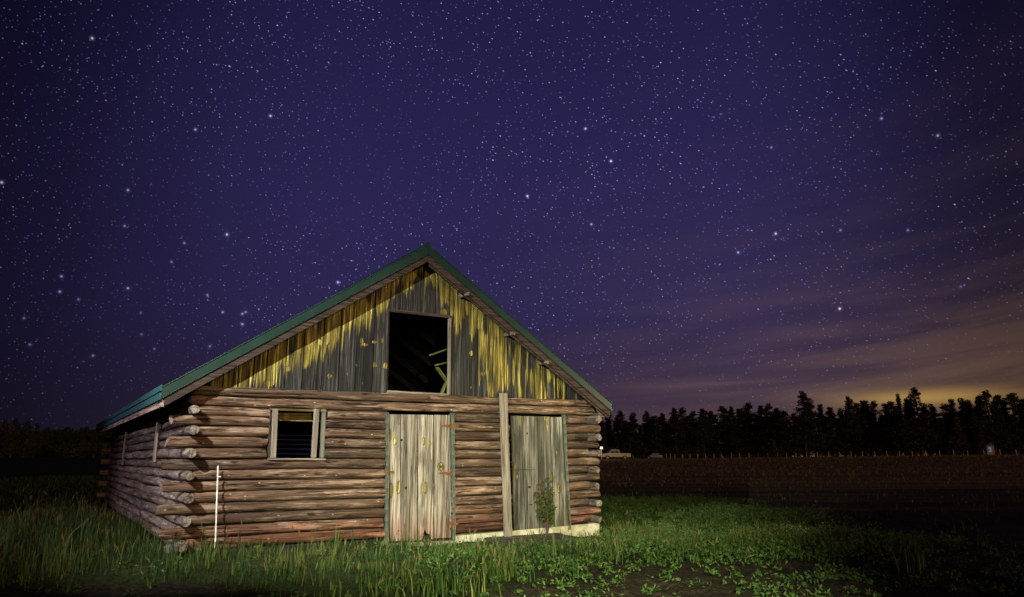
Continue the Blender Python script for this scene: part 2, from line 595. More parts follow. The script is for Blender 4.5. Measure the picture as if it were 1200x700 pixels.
M = {}
M['log'] = wood('brown_log', (.036, .021, .013), (.110, .064, .041), (.285, .192, .130), 1.3, 44, 1.0, .8, blotch_col=(.085, .060, .045), blotch=.6, bstr=1.0, bdist=.02, red_light=(.95, .50, .42), pale=(.38, .285, .21), knots=True, soft=.10)
M['log_side'] = wood('grey_log', (.045, .033, .027), (.145, .108, .090), (.33, .27, .235), 1.1, 40, 1.0, .6, blotch_col=(.09, .068, .06), blotch=.6, bstr=1.0, bdist=.022, pale=(.38, .315, .275), knots=True, soft=.10)
M['gable'] = wood('gable_board', (.0045, .005, .005), (.020, .021, .021), (.105, .104, .096), .9, 44, .85, .95, yellow=True, blotch_col=(.010, .012, .012), blotch=.8)
M['door'] = wood('door_board', (.065, .052, .042), (.205, .178, .146), (.47, .43, .365), .8, 40, .9, .75, yellow=True, blotch_col=(.085, .08, .068), blotch=.8, red_light=(.80, .52, .50), pale=(.48, .43, .36), pale_s=(.45, 9, 9))
M['door_dark'] = wood('grey_door_board', (.045, .043, .037), (.088, .088, .073), (.28, .27, .22), .8, 40, .9, .8, yellow=True, blotch_col=(.045, .047, .04), blotch=.85, pale=(.36, .34, .28), pale_s=(.45, 9, 9))
M['plank'] = wood('grey_plank', (.075, .062, .050), (.22, .19, .155), (.42, .37, .31), .9, 38, .7, .3, blotch_col=(.14, .12, .10))
M['fascia'] = wood('fascia_board', (.012, .008, .007), (.045, .030, .025), (.11, .078, .064), .9, 36, .8, .3, blotch_col=(.06, .04, .033), blotch=.6)
M['fascia_pale'] = wood('weathered_fascia_board', (.07, .05, .045), (.22, .165, .14), (.42, .34, .29), .9, 36, .8, .3, blotch_col=(.08, .05, .042), blotch=.7)
M['dark_wood'] = wood('dark_inner_wood', (.006, .005, .004), (.016, .012, .009), (.035, .026, .019), .9, 30, .6, .4)
M['inner_wood'] = wood('inner_beam_wood', (.08, .06, .02), (.20, .15, .05), (.33, .26, .10), .9, 34, .6, .4)
M['green_lit_wood'] = wood('green_lit_board', (.03, .035, .006), (.10, .11, .02), (.2, .2, .05), .9, 34, .6, .4)  # yellow-green light on the loft boards, mixed into the wood colour
M['ramp'] = wood('dark_ramp_board', (.014, .013, .012), (.040, .037, .034), (.085, .08, .072), .9, 34, .8, .5)
M['jamb'] = wood('painted_jamb', (.03, .055, .042), (.085, .125, .10), (.20, .24, .20), .9, 36, .8, .4, blotch_col=(.22, .20, .17), blotch=.7)


def end_grain():
    m, t, p = new_mat('log_end_grain')
    gc = t.attr('gc', 'Vector')
    rnd = t.attr('rnd')
    v = t.vec('SUBTRACT', gc, (40, 0, 0))
    sx = t.node('ShaderNodeSeparateXYZ')
    t.l.new(v, sx.inputs[0])
    flat = t.node('ShaderNodeCombineXYZ')
    t.l.new(sx.outputs[0], flat.inputs[0])
    t.l.new(sx.outputs[1], flat.inputs[1])
    ns = t.noise(t.vec('ADD', flat.outputs[0], t.vec('SCALE', (9, 5, 3), scale=rnd)), 14, 4, .6)
    rad = t.math('ADD', t.vec('LENGTH', flat.outputs[0]), t.math('MULTIPLY', ns, .03))
    ring = t.math('SINE', t.math('MULTIPLY', rad, 420.0))
    c = t.ramp(t.math('MULTIPLY_ADD', ring, .16, ns), [(.32, (.035, .027, .021)), (.5, (.14, .118, .095)), (.68, (.31, .27, .225))])
    vo = t.node('ShaderNodeTexVoronoi')
    vo.feature = 'DISTANCE_TO_EDGE'
    t.set(vo.inputs['Vector'], t.vec('ADD', flat.outputs[0], t.vec('SCALE', (3, 8, 1), scale=rnd)))
    vo.inputs['Scale'].default_value = 11
    ck = t.rng(vo.outputs['Distance'], .0, .06, 1, 0)
    c = t.mix(t.math('MULTIPLY', ck, .75), c, (.03, .02, .015))
    t.l.new(c, p.inputs['Base Color'])
    p.inputs['Roughness'].default_value = .9
    bump(t, p, t.math('SUBTRACT', ns, ck), .6, .01)
    return m


M['end'] = end_grain()


def plain(name, c, c2=None, scale=6.0, rough=.7, metal=0.0, bstr=.15, detail=5, coords='Object'):
    m, t, p = new_mat(name)
    tc = t.node('ShaderNodeTexCoord').outputs[coords]
    ns = t.noise(tc, scale, detail, .6)
    cc = t.mix(t.rng(ns, .35, .65), c, c2 or tuple(x * .6 for x in c))
    t.l.new(cc, p.inputs['Base Color'])
    p.inputs['Roughness'].default_value = rough
    p.inputs['Metallic'].default_value = metal
    if bstr: bump(t, p, ns, bstr, .01)
    return m


M['green_metal'] = plain('green_roof_metal', (.009, .032, .026), (.007, .024, .020), 3.0, .5, 0, 0)
M['teal_metal'] = plain('teal_eave_metal', (.019, .078, .088), (.015, .064, .074), 3.0, .5, 0, 0)
M['rust'] = plain('rusty_iron', (.20, .075, .022), (.075, .03, .014), 40.0, .85, 0, .4)
M['concrete'] = plain('old_concrete', (.46, .45, .33), (.30, .29, .22), 9.0, .9, 0, .5)
M['stone'] = plain('corner_stone', (.17, .16, .14), (.08, .075, .065), 11.0, .9, 0, .5)
M['pipe'] = plain('white_pipe_paint', (.72, .71, .68), (.45, .43, .40), 9.0, .45, 0, .05)
M['bark'] = plain('pine_bark', (.075, .05, .034), (.035, .024, .017), 3.0, .95, 0, .5)
M['post'] = plain('fence_post_wood', (.56, .46, .34), (.40, .31, .22), 12.0, .9, 0, .4)
M['wire'] = plain('fence_wire', (.22, .20, .18), None, 3.0, .5, .6, 0)
M['car_white'] = plain('white_car_paint', (.26, .26, .26), (.22, .22, .23), 1.0, .25, 0, 0)
M['car_blue'] = plain('pale_blue_car_paint', (.40, .48, .62), (.36, .44, .58), 1.0, .25, 0, 0)
M['glass'] = plain('dark_car_glass', (.012, .014, .018), None, 1.0, .06, 0, 0)
M['rubber'] = plain('tyre_rubber', (.018, .018, .018), None, 5.0, .9, 0, .1)
M['shed_wall'] = plain('pale_shed_board', (.30, .30, .33), (.22, .22, .26), 2.0, .8, 0, .1)
M['shed_roof'] = plain('shed_roofing', (.06, .06, .065), None, 3.0, .7, 0, .1)


def emitter(name, c, s):
    m = bpy.data.materials.new(name)
    m.use_nodes = True
    t = NT(m.node_tree)
    t.n.clear()
    o = t.node('ShaderNodeOutputMaterial')
    e = t.node('ShaderNodeEmission')
    e.inputs[0].default_value = (*c, 1)
    e.inputs[1].default_value = s
    t.l.new(e.outputs[0], o.inputs[0])
    return m


M['lamp_white'] = emitter('lit_lamp', (1, .82, .62), 1.5)
M['lamp_cool'] = emitter('lit_window', (.55, .62, 1.0), .2)


def leafy(name, ca, cb, cc_, trans=.25, attr='rnd', rough=.6):
    """leaf or blade material, colour picked by the piece's own random value"""
    m, t, p = new_mat(name)
    r = t.attr(attr)
    c = t.ramp(r, [(0.0, ca), (.5, cb), (1.0, cc_)])
    t.l.new(c, p.inputs['Base Color'])
    p.inputs['Roughness'].default_value = rough
    p.inputs['Specular IOR Level'].default_value = .2
    tr = t.node('ShaderNodeBsdfTranslucent')
    t.l.new(c, tr.inputs[0])
    mx = t.node('ShaderNodeMixShader')
    mx.inputs[0].default_value = trans
    t.l.new(p.outputs[0], mx.inputs[1])
    t.l.new(tr.outputs[0], mx.inputs[2])
    out = [n for n in t.n if n.type == 'OUTPUT_MATERIAL'][0]
    t.l.new(mx.outputs[0], out.inputs[0])
    return m


M['grass'] = leafy('grass_blades', (.012, .034, .007), (.036, .078, .012), (.125, .135, .030))
M['seed'] = leafy('grass_seed_heads', (.07, .075, .025), (.11, .095, .035), (.18, .125, .05))
M['dry_grass'] = leafy('dry_grass_blades', (.10, .072, .028), (.16, .115, .045), (.23, .165, .065))
M['weed'] = leafy('weed_leaves', (.030, .075, .020), (.065, .130, .030), (.13, .18, .05))
M['needle'] = leafy('pine_needles', (.018, .026, .012), (.032, .040, .018), (.06, .058, .026), .1)
M['needle_warm_lit'] = leafy('warm_lit_needles', (.060, .046, .020), (.105, .068, .030), (.16, .095, .042), .1)  # warm light falling on a few pines, put into the needle colour
M['bush'] = leafy('sapling_leaves', (.022, .048, .012), (.05, .085, .02), (.15, .055, .02))

# ------------------------------------------------------------------ ground
def grid_lines(lo, hi, step, far_lo, far_hi, grow=1.14):
    a = list(np.arange(lo, hi + 1e-6, step))
    s_ = step
    x = hi
    while x < far_hi:
        s_ *= grow
        x += s_
        a.append(x)
    s_ = step
    x = lo
    pre = []
    while x > far_lo:
        s_ *= grow
        x -= s_
        pre.append(x)
    return np.array(pre[::-1] + a)


gx = grid_lines(-12, 14, .11, -1500, 1500)
gy = grid_lines(4, 26, .11, -120, 2200)
GX, GY = np.meshgrid(gx, gy)
GZ = ground_z(GX, GY)
# clods in the bare soil near the camera
clod = np.array([noise.noise(Vector((x * 2.6, y * 2.6, 0))) * .05 + noise.noise(Vector((x * 6.3, y * 6.3, 4.0))) * .028 for x, y in zip(GX.ravel(), GY.ravel())]).reshape(GX.shape)
rr = np.hypot(GX - 1, GY - 12)
GZ = GZ + clod * (1 - sstep(9, 16, rr))
nx_, ny_ = len(gx), len(gy)
idx = np.arange(nx_ * ny_).reshape(ny_, nx_)
faces = np.stack([idx[:-1, :-1], idx[:-1, 1:], idx[1:, 1:], idx[1:, :-1]], -1).reshape(-1, 4)
me = bpy.data.meshes.new('ground')
me.from_pydata(np.stack([GX, GY, GZ], -1).reshape(-1, 3).tolist(), [], faces.tolist())
me.polygons.foreach_set('use_smooth', [True] * len(faces))


def veg_cover(X, Y):
    """how much green grows on the ground: 0 bare soil, 1 grass"""
    X = np.asarray(X, float)
    Y = np.asarray(Y, float)
    # the track of bare soil across the foreground and to the right
    edge = 8.35 - .10 * (X + 3) + .5 * np.sin(X * 1.1) + 2.5 * sstep(-.8, 1.8, X) + 2.0 * sstep(1.5, 6, X)
    return sstep(-.5, .9, Y - edge)


dist = np.hypot(GX, GY)
dry = sstep(8, 74, dist + 4 * np.sin(GX * .13)) * sstep(-12, 6, GX)
def lush_end(X, Y):
    """1 inside the lush growth round the barn, 0 on the bare ground to the right and behind"""
    wob = .5 * np.sin(np.asarray(Y) * .9) + .35 * np.sin(np.asarray(Y) * 2.1 + 1)
    return (1 - sstep(6.2, 8.2, X + wob)) * (1 - sstep(24.5, 28, Y + .6 * np.sin(np.asarray(X) * .8)))


veg = veg_cover(GX, GY) * np.where(GX > 0, lush_end(GX, GY) + .25, 1)
for nm, dat in (('dry', dry), ('veg', veg)):
    at = me.attributes.new(nm, 'FLOAT', 'POINT')
    at.data.foreach_set('value', dat.ravel().astype(np.float32))
gm, t, p = new_mat('field_ground')
tc = t.node('ShaderNodeTexCoord').outputs['Object']
na = t.noise(tc, .9, 6, .6)
nb = t.noise(tc, 14, 5, .65)
nc = t.noise(t.map(tc, sca=(.02, .35, 1)), 1.0, 4, .6)
nd = t.noise(t.map(tc, sca=(.5, 2.0, 1)), 1.0, 6, .7)
soil = t.ramp(nb, [(.3, (.010, .008, .006)), (.52, (.032, .025, .018)), (.70, (.075, .060, .045))])
green = t.ramp(nb, [(.3, (.010, .014, .005)), (.55, (.026, .036, .012)), (.75, (.06, .07, .025))])
dryc = t.ramp(t.math('ADD', t.math('MULTIPLY', nc, .6), t.math('MULTIPLY', nd, .4)), [(.36, (.05, .036, .016)), (.48, (.20, .138, .055)), (.60, (.36, .26, .11))])
vegm = t.rng(t.math('ADD', t.attr('veg'), t.math('MULTIPLY', t.math('SUBTRACT', na, .5), 1.2)), .35, .65)
gcol = t.mix(vegm, soil, green)
drym = t.rng(t.math('ADD', t.attr('dry'), t.math('MULTIPLY', t.math('SUBTRACT', nc, .5), .8)), .12, .95)
gcol = t.mix(drym, gcol, dryc)
t.l.new(gcol, p.inputs['Base Color'])
p.inputs['Roughness'].default_value = .95
p.inputs['Specular IOR Level'].default_value = .08
bump(t, p, t.math('ADD', nb, nd), .8, .05)
me.materials.append(gm)
ground = bpy.data.objects.new('ground', me)
col.objects.link(ground)
tag(ground, kind='structure')

# ------------------------------------------------------------------ the log barn
barn = empty('log_barn', (BX, BY, 0), BYAW)
tag(barn, 'weathered old log barn with green metal roof, yellow stained gable and plank doors', 'barn')

# pixel rows of the fifteen courses of logs at four places along the front
COLS = (205, 250, 400, 560, 690)
ROWS = [(456, 456, 463.5, 468.0, 472), (468, 468, 475.5, 478.5, 482), (480, 481, 486, 489.3, 492), (491.5, 492.7, 496.7, 500.6, 502),
        (504.5, 505.7, 507.5, 511.4, 512), (517.5, 518.7, 519.2, 522, 521), (531, 532.4, 531, 532.5, 530.6), (545, 546, 543, 543, 540.6),
        (557, 558, 555, 553.6, 549.8), (570.5, 571, 566.5, 564.4, 558.8), (584, 584, 578.8, 575.2, 569), (597, 597, 590.8, 586.3, 579),
        (611, 610, 602.4, 597.2, 588.3), (625, 624.5, 614.6, 608, 598.3), (640, 638.5, 627, 618.5, 607.6)]
curves = []
for row in ROWS:
    pts = [front(x, y, -.07) for x, y in zip(COLS, row)]
    curves.append(([q.x for q in pts], [q.z for q in pts]))


def row_z(i, x):
    xs, zs = curves[i]
    cf = np.polyfit(xs, zs, 3)
    lo, hi = xs[0], xs[-1]
    xc = min(max(x, lo), hi)
    return float(np.polyval(cf, xc))


def row_r(i, x):
    a = row_z(max(i - 1, 0), x)
    b = row_z(min(i + 1, 14), x)
    n = min(i + 1, 14) - max(i - 1, 0)
    return .5 * (a - b) / n * .925


dl, dr = front(453.5, 560).x, front(530.5, 560).x          # left door opening
rl, rr_ = front(597, 560).x, front(665.5, 560).x           # right door opening
wl, wr = front(314.5, 507).x, front(382.5, 507).x          # window opening


def segments(i):
    a, b = (-.34, W + .26) if i % 2 == 1 else (.085, W - .06)   # every other course runs past the corner
    if i < 2: a, b = -.02, W + .10
    cuts = []
    if i >= 2:
        cuts = [(dl, dr)]
        if i <= 13: cuts.append((rl, rr_))
    if 2 <= i <= 6: cuts.append((wl, wr))
    if i == 14: cuts.append((rl, rr_ + .0))
    cuts.sort()
    res, x = [], a
    for c0, c1 in cuts:
        res.append((x, c0))
        x = c1
    res.append((x, b))
    if i < 2:                                                # the top two courses are spliced behind the upright plank
        xs = front(590, 470).x
        res = [(a, xs), (xs + .012, b)]
    return res


fw = MB()
for i in range(15):
    for a, b in segments(i):
        n = max(3, int((b - a) / .075))
        sd = random.random() * 10
        pts, rad = [], []
        jit = random.uniform(-.016, .016)
        if i % 2 == 1 and i > 2 and a < 0: a -= random.uniform(-.05, .06)
        if i % 2 == 1 and i > 2 and b > W: b += random.uniform(-.06, .05)
        for k in range(n + 1):
            x = a + (b - a) * k / n
            pts.append((x, jit + .012 * n1(x * .9, sd), row_z(i, x) + .006 * n1(x * 1.3, sd + 2)))
            e = min(k, n - k) / n * (b - a)
            rad.append(row_r(i, x) * (1 + .05 * n1(x * .7, sd + 5)) * (1 - .10 * max(0, 1 - e / .05)))
        ch = []
        for _ in range(max(1, int((b - a) * .8))):
            s0 = random.uniform(-.3, b - a)
            ch.append((random.uniform(-1.0, 1.1), s0, s0 + random.uniform(.4, 2.2), random.uniform(.012, .03)))
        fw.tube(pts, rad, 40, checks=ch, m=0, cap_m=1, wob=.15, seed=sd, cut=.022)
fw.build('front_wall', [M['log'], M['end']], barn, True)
# pale chinking and dark packing behind the logs of the front, split at the openings
ztop, zbot = row_z(0, 4), row_z(14, 4) - .06
zs0, zs1 = front(348, 537).z, front(348, 479).z
for a, b, z0, z1 in ((.05, wl, zbot, ztop), (wr, dl, zbot, ztop), (dr, rl, zbot, ztop), (rr_, W - .05, zbot, ztop), (wl + .001, wr - .001, zbot, zs0 - .02), (wl + .001, wr - .001, zs1, ztop)):
    ck = MB()
    ck.box(((a + b) / 2, .055, (z1 + z0) / 2), (b - a, .05, z1 - z0), long=0)
    ck.build('chinking', M['dark_wood'], barn)

# side and rear walls of logs
def side_wall(xc, name, near_x, mat):
    mb = MB()
    for i in range(15):
        z = row_z(i, near_x)
        r = row_r(i, near_x) * .97
        past = i % 2 == 0
        a, b = (-.33, L + .30) if past else (.085, L - .085)
        if i < 2: a, b = .10, L + .2
        if i == 0: continue
        if past and i > 0: a += random.uniform(-.05, .06)
        sd = random.random() * 10
        n = int((b - a) / .11)
        bow = random.uniform(-.02, .02)
        pts, rad = [], []
        for k in range(n + 1):
            y = a + (b - a) * k / n
            yy = (y / L)
            pts.append((xc + bow * math.sin(yy * 3.1) + .03 * n1(y * .5, sd), y, z + .035 * n1(y * .35, sd + 3) * min(1, max(0, y)) ))
            e = min(k, n - k) / n * (b - a)
            rad.append(r * (1 + .10 * n1(y * .5, sd + 5)) * (1 - .10 * max(0, 1 - e / .05)))
        ch = []
        for _ in range(12):
            s0 = random.uniform(-.3, b - a)
            ch.append((random.uniform(-1.2, 1.2) + (math.pi if xc == 0 else 0), s0, s0 + random.uniform(.5, 2.5), random.uniform(.015, .035)))
        mb.tube(pts, rad, 34, checks=ch, m=0, cap_m=1, wob=.2, seed=sd, cut=.03)
    return mb.build(name, [mat, M['end']], barn, True)


lw = side_wall(0.0, 'side_wall', .4, M['log_side'])
side_wall(W, 'side_wall', W - .5, M['log_side'])
for xx in (.045, W - .045):
    ck = MB()
    ck.box((xx, L / 2, (ztop + zbot) / 2), (.05, L - .1, ztop - zbot), long=1)
    ck.build('chinking', M['dark_wood'], barn)
bw = MB()
for i in range(1, 15):
    z = row_z(i, 2.5)
    sd = random.random() * 9
    a, b = (-.30, W + .28) if i % 2 == 1 else (.09, W - .09)
    n = 40
    bw.tube([(a + (b - a) * k / n, L + .01 * n1(k * .3, sd), z) for k in range(n + 1)], row_r(i, 2.5) * 1.02, 10, m=0, cap_m=1, wob=.1, seed=sd)
bw.build('rear_wall', [M['log_side'], M['end']], barn, True)

# ---- roof lines traced on the plane of the gable overhang
OV = -.34
AP = front(502, 289, OV)
EL = front(190, 455.5, OV)
ER = front(716, 473.5, OV)


def roof_z(x):
    if x <= AP.x:
        return EL.z + (AP.z - EL.z) * (x - EL.x) / (AP.x - EL.x)
    return AP.z + (ER.z - AP.z) * (x - AP.x) / (ER.x - AP.x)


TR, FA = .15, .15                                            # heights of the metal trim and the fascia board
roof = MB()
YB = L + .28
for (x0, z0), (x1, z1) in (((EL.x, EL.z), (AP.x, AP.z)), ((AP.x, AP.z), (ER.x, ER.z))):
    # ribbed metal sheet on a deck of boards
    poly = [(x0, z0), (x1, z1), (x1, z1 - .03), (x0, z0 - .03)]
    roof.prism(poly, OV + .012, YB, m=0)
    poly = [(x0 + .02, z0 - .032 + .02 * (z1 - z0) / (x1 - x0)), (x1 - .004, z1 - .034), (x1 - .004, z1 - .085), (x0 + .02, z0 - .085)]
    roof.prism(poly, OV + .03, YB - .02, m=1)
    d = Vector((x1 - x0, 0, z1 - z0))
    nn = Vector((-d.z, 0, d.x)).normalized()
    y = OV + .06
    while y < YB - .03:
        pa = Vector((x0, y, z0)) + nn * .012
        roof.beam(pa, pa + d, .035, .03, nn, m=0)
        y += .23
roof_o = roof.build('roof', [M['green_metal'], M['dark_wood']], barn)
rt = MB()
for (x0, z0), (x1, z1) in (((EL.x, EL.z), (AP.x - .0015, AP.z)), ((AP.x + .0015, AP.z), (ER.x, ER.z))):
    up = .022
    rt.prism([(x0, z0 + up), (x1, z1 + up), (x1, z1 - TR), (x0, z0 - TR)], OV - .012, OV + .009)
    # rolled edge of the trim
    rt.tube([(x0, OV - .012, z0 + up), (x1, OV - .012, z1 + up)], .012, 8)
    rt.tube([(x0, OV - .010, z0 - TR), (x1, OV - .010, z1 - TR)], .008, 8)
rt.build('rake_trim', M['green_metal'], roof_o)
rc = MB()
rc.tube([(AP.x, OV, AP.z + .03), (AP.x, YB, AP.z + .03)], .05, 10)
rc.build('ridge_cap', M['green_metal'], roof_o)
fb = MB()
fb.prism([(EL.x + .06, EL.z - TR + .035 + .03), (AP.x - .002, AP.z - TR + .04), (AP.x - .002, AP.z - TR - FA), (EL.x + .06, EL.z - TR - FA + .04)], OV + .012, OV + .05)
fb.build('fascia_board', M['fascia'], roof_o)
fb = MB()
fb.prism([(AP.x + .002, AP.z - TR + .04), (ER.x - .04, ER.z - TR + .06), (ER.x - .04, ER.z - TR - FA + .03), (AP.x + .002, AP.z - TR - FA)], OV + .012, OV + .05)
# thinner strip nailed under it
s_ = (ER.z - AP.z) / (ER.x - AP.x)
fb.prism([(AP.x + .05, AP.z - TR - FA - .004 + .05 * s_), (ER.x - .05, ER.z - TR - FA + .026), (ER.x - .05, ER.z - TR - FA - .02), (AP.x + .05, AP.z - TR - FA - .045 + .05 * s_)], OV + .03, OV + .07)
fb.build('fascia_board', M['fascia'], roof_o)
# eaves: metal drip edge with a dark gap, board beneath
for ex, ez, sg in ((EL.x, EL.z, -1), (ER.x, ER.z, 1)):
    et = MB()
    et.box((ex + sg * .012, (OV + YB) / 2, ez + .000), (.02, YB - OV, .07))
    et.box((ex + sg * .016, (OV + YB) / 2, ez - .115), (.02, YB - OV, .105))
    y = OV + .03
    while y < YB - .05:
        et.box((ex + sg * .012, y, ez + .045), (.026, .06, .022))
        y += .23
    et.build('eave_trim', M['teal_metal'], roof_o)
    ef = MB()
    ef.box((ex - sg * .035, (OV + YB) / 2, ez - .155), (.035, YB - OV - .05, .23), long=1)
    ef.build('eave_board', M['fascia_pale'], roof_o)
# soffit deck ends and lookout rafters
rf = MB()
y = .5
while y < L:
    for (x0, z0), (x1, z1) in (((EL.x + .08, EL.z), (AP.x, AP.z)), ((AP.x, AP.z), (ER.x - .08, ER.z))):
        rf.beam((x0, y, z0 - .16), (x1, y, z1 - .16), .05, .13)
    y += 1.2
rf.build('rafters', M['dark_wood'], roof_o)
for px, py in ((546.5, 346), (600, 393), (640, 427)):
    q = front(px, py, OV + .0)
    st = MB()
    zz = roof_z(q.x) - TR - FA - .01
    st.tube([(q.x, OV - .07, zz), (q.x + .01, .02, zz + .02)], .036, 9, cap_m=1)
    st.build('rafter_stub', [M['plank'], M['end']], roof_o, True)

# ---- gable of upright boards
GY0 = -.055


def gx_at(px, py):
    return front(px, py, GY0).x


seam = [(246, 452), (261, 453), (278, 454), (296, 455), (311, 455), (333, 456), (353, 457), (376, 458), (396, 458), (415, 459), (436, 459), (454.5, 420)]
seam_r = [(526.5, 420), (543, 463), (559, 464), (576, 465), (591, 465), (606, 466), (620, 467), (636, 468), (651, 469), (664, 470), (677, 471), (692, 472)]
ol, orr = gx_at(454.5, 415), gx_at(526.5, 415)
knots = [(386, 441, 2.2, 2.6), (316, 449, 5, 2.6), (337, 433, 3, 2.2), (407, 438, 1.4, 1.6), (424, 401, 2, 5), (427, 404, 4, 1.6), (439, 401, 3, 1.8), (448, 400, 1.8, 2.8),
         (418, 428, 1.5, 1.5), (439, 428, 3, 2.8), (452, 429, 3, 3.6), (425, 449, 1.2, 1.4), (552, 414, 2.4, 3.0), (551.5, 391, 1.6, 1.2), (552, 454, 1.2, 1.8),
         (520, 366, 4.5, 3.5), (483, 336, 2.4, 4), (474, 340, 1.5, 3), (378, 402, 6, 2.2), (588, 436, 2.5, 5), (566, 438, 3, 2)]
kn = [(front(a, b, GY0), c / 62, d / 58) for a, b, c, d in knots]


def gable_mask(x, z):
    d = roof_z(x) - z - TR - FA                              # below the eave boards
    u = (x - ol)
    if x < gx_at(330, 430): T = .60 + .25 * n1(x * 3, 1)
    elif x < ol: T = .40 + .34 * max(0.0, 1 - abs(x - gx_at(372, 420)) / 1.3) + .10 * n1(x * 3, 2)
    elif x < orr: T = .28 + .10 * n1(x * 4, 3) + (.16 if abs(x - gx_at(520, 365)) < .12 else 0)
    elif x < gx_at(560, 430): T = .62 + .25 * n1(x * 5, 4) - .25 * float(sstep(gx_at(541, 430), gx_at(545, 430), x))
    else: T = 2.2
    drip = .36 * n1(x * 13, 6) + .30 * max(0.0, n1(x * 34, 7)) + .05 * n1(x * 80, 8)
    a = .5 + (T + drip - d) * 2.1
    if T > 2:
        # right half: old stain left everywhere but in dark runs that start from below
        lowz = z - row_z(0, x) - .09
        run = .10 + .55 * n1(x * 7.0, 9) + .45 * n1(x * 23, 10) - .35 * math.exp(-((x - gx_at(603, 450)) / .45) ** 2)
        a = min(1.0, .5 + (lowz - run) * 3.2)
        a = min(a, .80 + .5 * n2(x * 16, z * 1.3, 2))
        a -= .45 * max(0, n2(x * 5, z * .8, 3))
    a = max(-.2, min(1.0, a))
    a *= 1 - 1.1 * max(0.0, n2(x * 9, z * 1.6, 5)) - .5 * max(0.0, n2(x * 3.1, z * 2.2, 6))
    a -= .5 * max(0.0, n2(x * 42, z * 2.0, 7) - .1)
    b = 0.0
    for q, rx, rz in kn:
        ex, ez = (x - q.x) / rx, (z - q.z) / rz
        e = ex * ex + ez * ez
        if e < 2.6:
            if e < 1: a = 1.05 - .25 * e
            elif b < .8 and e < 1.9: b = .62
    # scorched looking dark edges under the drips
    if -.02 < a < .42 and T <= 2: b = max(b, .42 + .25 * n2(x * 24, z * 2, 8))
    return a, b


gb = MB()
slot = []
for (a, _y), (b, _z) in list(zip(seam, seam[1:])): slot.append((gx_at(a, _y), gx_at(b, _z), None))
for (a, _y), (b, _z) in list(zip(seam_r, seam_r[1:])): slot.append((gx_at(a, _y), gx_at(b, _z), None))
tl, trr = front(456, 365.5, GY0), front(527, 373, GY0)
for a, b in ((454.5, 493), (493, 510), (510, 526.5)):
    slot.append((gx_at(a, 355), gx_at(b, 355), 'top'))
for a, b, kind in slot:
    lo = (lambda x: row_z(0, x) + .05) if kind is None else (lambda x: tl.z + (trr.z - tl.z) * (x - tl.x) / (trr.x - tl.x))
    hi = lambda x: max(roof_z(x) - .10, row_z(0, x) + .06)
    if hi((a + b) / 2) - lo((a + b) / 2) < .05: continue
    lean = random.uniform(-.006, .006)
    yo = GY0 + random.uniform(-.008, .008)
    gap = random.uniform(.006, .011)
    gb.board(lambda z, a=a, l=lean: a + gap + l * (z - 2.6), lambda z, b=b, l=lean: b - gap + l * (z - 2.6), lo, hi, yo, .03, gable_mask)
gb.build('gable_wall', M['gable'], barn)
# backing so that no daylight shows through the gaps, open at the loft door
bk = MB()
zt = lambda x: roof_z(x) - .12
bk.prism([(EL.x + .75, row_z(0, .5) - .02), (ol - .02, row_z(0, 3) - .02), (ol - .02, zt(ol)), (EL.x + .75, zt(EL.x + .75))], -.018, .01)
bk.prism([(orr + .02, row_z(0, 4) - .02), (ER.x - .75, row_z(0, W - .6) - .02), (ER.x - .75, zt(ER.x - .75)), (orr + .02, zt(orr))], -.018, .01)
bk.prism([(ol - .02, tl.z + .06), (orr + .02, trr.z + .06), (orr + .02, zt(orr)), (AP.x, zt(AP.x)), (ol - .02, zt(ol))], -.0175, .0105)
# rear gable and a loft floor
bk.prism([(EL.x + .5, row_z(0, .5)), (ER.x - .5, row_z(0, .5)), (AP.x, AP.z - .12)], L - .03, L + .03)
bk.box((W / 2, L / 2, row_z(1, 4) + .02), (W - .1, L - .1, .05), long=1)
bk.build('gable_backing', M['dark_wood'], barn)

# loft opening trim
lo_ = MB()
bl, br = front(453.5, 458.5, GY0), front(526, 462.5, GY0)
lo_.beam((tl.x - .02, GY0 - .02, tl.z + .02), (trr.x + .05, GY0 - .02, trr.z + .02), .05, .05)
lo_.build('loft_lintel', M['fascia'], barn)
lo_ = MB()
lo_.beam((trr.x - .01, GY0 - .012, trr.z - .005), (br.x - .01, GY0 - .012, br.z), .05, .05, Vector((0, 1, 0)))
lo_.build('loft_jamb', M['plank'], barn)
lo_ = MB()
lo_.beam((tl.x + .0, GY0 + .05, tl.z - .005), (bl.x + .0, GY0 + .05, bl.z), .05, .05, Vector((0, 1, 0)))
lo_.build('loft_jamb', M['fascia'], barn)
lo_ = MB()
lo_.beam((bl.x, .02, bl.z - .01), (br.x, .02, br.z - .012), .16, .05)
lo_.build('loft_sill', M['plank'], barn)

# ---- window in the front
win = MB()
win.build  # (kept plain: the frame is built from separate boards below)
wroot = MB()
zt_, zb_ = front(348, 479.5).z, front(348, 537).z
wroot.beam((wl + .01, .0, zt_ - .015), (wr - .01, .0, zt_ - .015), .14, .035)
window = wroot.build('window', M['inner_wood'], barn)
for (a, b, c, d, mt, yy, wd, nm) in ((322.5, 479.5, 320, 536.5, 'plank', -.085, .085, 'post'), (371, 479.5, 367.3, 536.5, 'plank', -.085, .085, 'post'),
                                     (379, 479.5, 376.8, 536.5, 'jamb', -.035, .075, 'jamb'), (316.5, 479.5, 314.5, 537, 'rust_board', -.02, .03, 'jamb')):
    p0, p1 = front(a, b, yy), front(c, d, yy)
    q = MB()
    q.beam((p0.x, yy, p0.z), (p1.x, yy, p1.z), .045, wd, Vector((1, 0, 0)))
    q.build(nm, M.get(mt, M['fascia']), window)
q = MB()
p0, p1 = front(315, 538, -.09), front(381, 538.5, -.09)
q.beam((p0.x, -.06, p0.z), (p1.x, -.06, p1.z), .12, .03)
q.build('sill', M['plank'], window)
q = MB()
